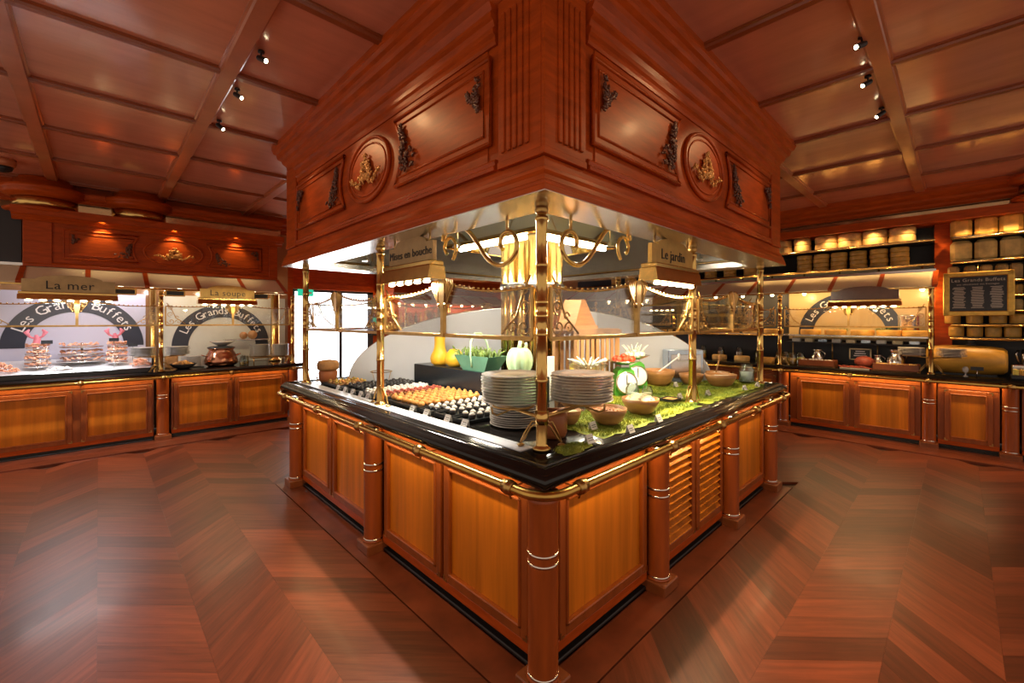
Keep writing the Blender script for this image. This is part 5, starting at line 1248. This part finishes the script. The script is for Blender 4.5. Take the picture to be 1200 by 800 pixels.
one(MB().lathe([(0,0),(.022,0),(.02,.006),(.005,.012),(.005,.04),(.024,.06),(.027,.085),(.015,.11),(0,.112)],16),'white_egg_cup','porcelain','little white cup on a stem before the giant cheese drum','cup',(5.80,yat(1131.5,5.8),cz2))
rackpair(5.78,yat(1091,5.78),cz2,'the cheese counter post',r=.125,n=7,axis='y',zz=.215,m='porcelain')
t=thing('steel_slicer','small grey steel slicer at the end of the giant cheese drum','slicer',(6.20,-1.67,cz2)); MB().box(-.1,-.09,0,.1,.09,.14,.01).build('base','steel',t); MB().lathe([(0,-.01),(.09,-.008),(.09,.008),(0,.01)],24,(0,0,.22),axis='y').build('blade','steel',t); MB().tube([(0,.02,.14),(0,.05,.25),(0,.03,.30)],.012,6).build('arm','steel',t)
for k in range(7):
    o=MB().prism([(0,0),(.10,.022),(.10,-.022)],0,.055).build('cheese_wedge',('salad_yellow','cheese_pale')[k%2],None,(5.86 if k%2 else 5.97,-1.60-.052*k,cz2+.0455),R(180) if not k%2 else 0); tag(o,'yellow cheese wedge on the black tray past the giant drum','cheese','wedges on the black tray')
one(MB().box(-.12,-.20,0,.12,.20,.045,.008),'black_tray','slate','deep black tray of cheese wedges past the giant drum','tray',(5.92,-1.765,cz2))
one(MB().box(-.1,-.12,0,.1,.12,.12,.01),'wooden_box','crate_wood','wooden box at the outer end of the cheese counter','box',(5.85,-2.10,cz2))
for k in range(12):
    y=-.85+.42*k; t=thing('bulb_lamp','small glowing bulb lamp hung under the cheese counter canopy','lamp',(6.2,y,1.90),0,'bulbs under the cheese canopy')
    MB().lathe([(.012,.284),(.012,.02),(.03,0)],10).build('holder','brass',t); MB().ball((0,0,-.005),.026,8,6).build('bulb','bulb_small',t); point('bulb_lamp_light',(6.2,y,1.85),3.2,AMBER)
d=thing('round_capital','round carved wooden capital under the ceiling by the cheese wall','capital',(5.95,-1.86,2.80),0,'round capitals')
MB().lathe([(0,-.02),(.27,-.02),(.30,0),(.30,.03),(.26,.05),(0,.05)],36).build('lower_rim','mahogany_h',d); MB().lathe([(.24,.05),(.24,.16)],36).build('drum','brass_dark',d); MB().lathe([(0,.16),(.26,.16),(.31,.18),(.33,.21),(.33,.25),(0,.25)],36).build('upper_rim','mahogany_h',d)
# goods on the part seen through the island
rn=random.Random(21)
for k in range(11):
    y=.85+.34*k; m=('cheese_gold','cheese_pale','cheese_rind')[k%3]; o=wheel(.11,.08,m); o.location=(5.98,y,cz2); tag(o,'whole cheese wheel on the counter part seen through the island glass','cheese','cheese wheels seen through the island')
for k in range(14):
    y=.75+.29*k; jar((6.28,y,cz2),.055,.20,'tall glass jar of %s on the back row seen through the island'%('amber preserves','yellow preserves','brown nuts')[k%3],('amber','salad_yellow','croutons')[k%3],.85,grp='jars of the back row')
shelf(.66,4.7,1.30,'lit shelf of the cheese counter seen through the island glass',6.02,6.48,'steel')
for k in range(13):
    y=.8+.31*k; o=wheel(.13,.075,('cheese_gold','cheese_pale')[k%2]); o.location=(6.16,y,1.301); tag(o,'golden cheese wheel on the lit shelf seen through the island glass','cheese','wheels on the far lit shelf')
# ================================================================ far counter at the back
t=thing('back_counter','panelled wooden counter with a stone top along the far back wall','counter',(4.4,6.75,0))
MB().box(-1.3,.02,0,1.3,.6,.08).box(-1.3,0,.08,1.3,.6,.82).build('body','frame_wood',t); MB().box(-1.34,-.05,.82,1.34,.62,.865,.01).build('worktop','stone_black',t)
for k in range(4): door(t,-1.26+.63*k,-.66+.63*k,.12,.74,0)
t2=thing('back_canopy','mahogany canopy over the far back counter','canopy',(4.4,6.75,2.05)); MB().box(-1.4,0,0,1.4,.7,.62).build('body','mahogany',t2); MB().prism([(0,.6),(-.05,.62),(-.1,.7),(-.1,.74),(.3,.74),(.3,.6)],-1.45,1.45,'yz').build('cornice','mahogany_h',t2)
for k in range(3): fpanel(t2,-1.3+.9*k,-.5+.9*k,.12,.5,0,1)
visor('cream glass visor over the far back counter',(4.4,6.75,0),0,-1.4,1.4,5,ztop=2.04,zbot=1.86)
for z,l in ((1.15,'lower'),(1.45,'upper')):
    t=thing('bottle_shelf','%s mirror-backed brass shelf on the far back wall'%l,'shelf',(4.4,7.3,z)); MB().box(-1.25,-.1,-.015,1.25,.17,0).build('board','brass',t)
    for k in range(20):
        x=4.4-1.18+.124*k; o=MB().lathe([(0,0),(.034,0),(.036,.01),(.036,.13),(.014,.18),(.013,.235),(.016,.24),(.016,.25),(0,.25)],12).build('bottle',('amber','wine_dark','glass_jar','amber')[(k*7+int(z*10))%4],None,(x,7.3,z+.0005)); tag(o,'bottle on the %s brass shelf of the far back wall'%l,'bottle','bottles on the %s shelf'%l)
for k in range(8):
    x=3.25+.33*k; t=thing('bulb_lamp','small glowing bulb lamp over the far back counter','lamp',(x,7.0,1.86),0,'bulbs over the far back counter'); MB().lathe([(.012,.19),(.012,.02),(.03,0)],10).build('holder','brass',t); MB().ball((0,0,-.005),.03,8,6).build('bulb','bulb_small',t); point('bulb_lamp_light',(x,7.0,1.805),4,AMBER)
for x,l in ((3.3,'near the door'),(4.4,'in the middle'),(5.4,'near the cheese counter')): post((x,6.80,.8655),'brass post on the far back counter '+l,h=1.05,feet=((1,0),(-1,0)),grp=LG)
guard('sneeze_guard','glass guard over the far back counter',(3.85,6.80,1.42),0,1.0,gs,ht=.3); guard('sneeze_guard','glass guard over the far back counter by the cheese end',(4.9,6.80,1.42),0,.9,gs,ht=.3)
for k in range(9):
    x=3.3+.26*k; one(MB().lathe([(0,0),(.06,0),(.11,.05),(.12,.09),(.11,.09),(.05,.012),(0,.01)],22),'bowl','bowl_wood' if k%2 else 'porcelain','%s bowl on the far back counter'%('wooden' if k%2 else 'white'),'bowl',(x,6.98,.8655),group='bowls on the far back counter')

led('L',-.85,.5,'warm strip lamp under the cheese counter edge over the two doors',base=(XC,0),z=.800,w=-.02,power=3.4); led('L',-1.48,-1.0,'warm strip lamp under the cheese counter edge over the narrow door',base=(XC,0),z=.800,w=-.02,power=1.3)

for k,y in enumerate((-.78,-.38,.02,.42,.95)): downlight((5.93,y,2.706),(6.2,y,2.30),'small recessed downlight under the crown above the stacked cheese wheels',15,100,'downlights over the stacked wheels',(1,.62,.26))
for k,y in enumerate((-1.28,-1.55)): downlight((5.93,y,2.706),(6.15,y,1.9),'small recessed downlight under the crown above the cheese wall beyond the post',38,110,'downlights over the cheese wall',(1,.62,.26))
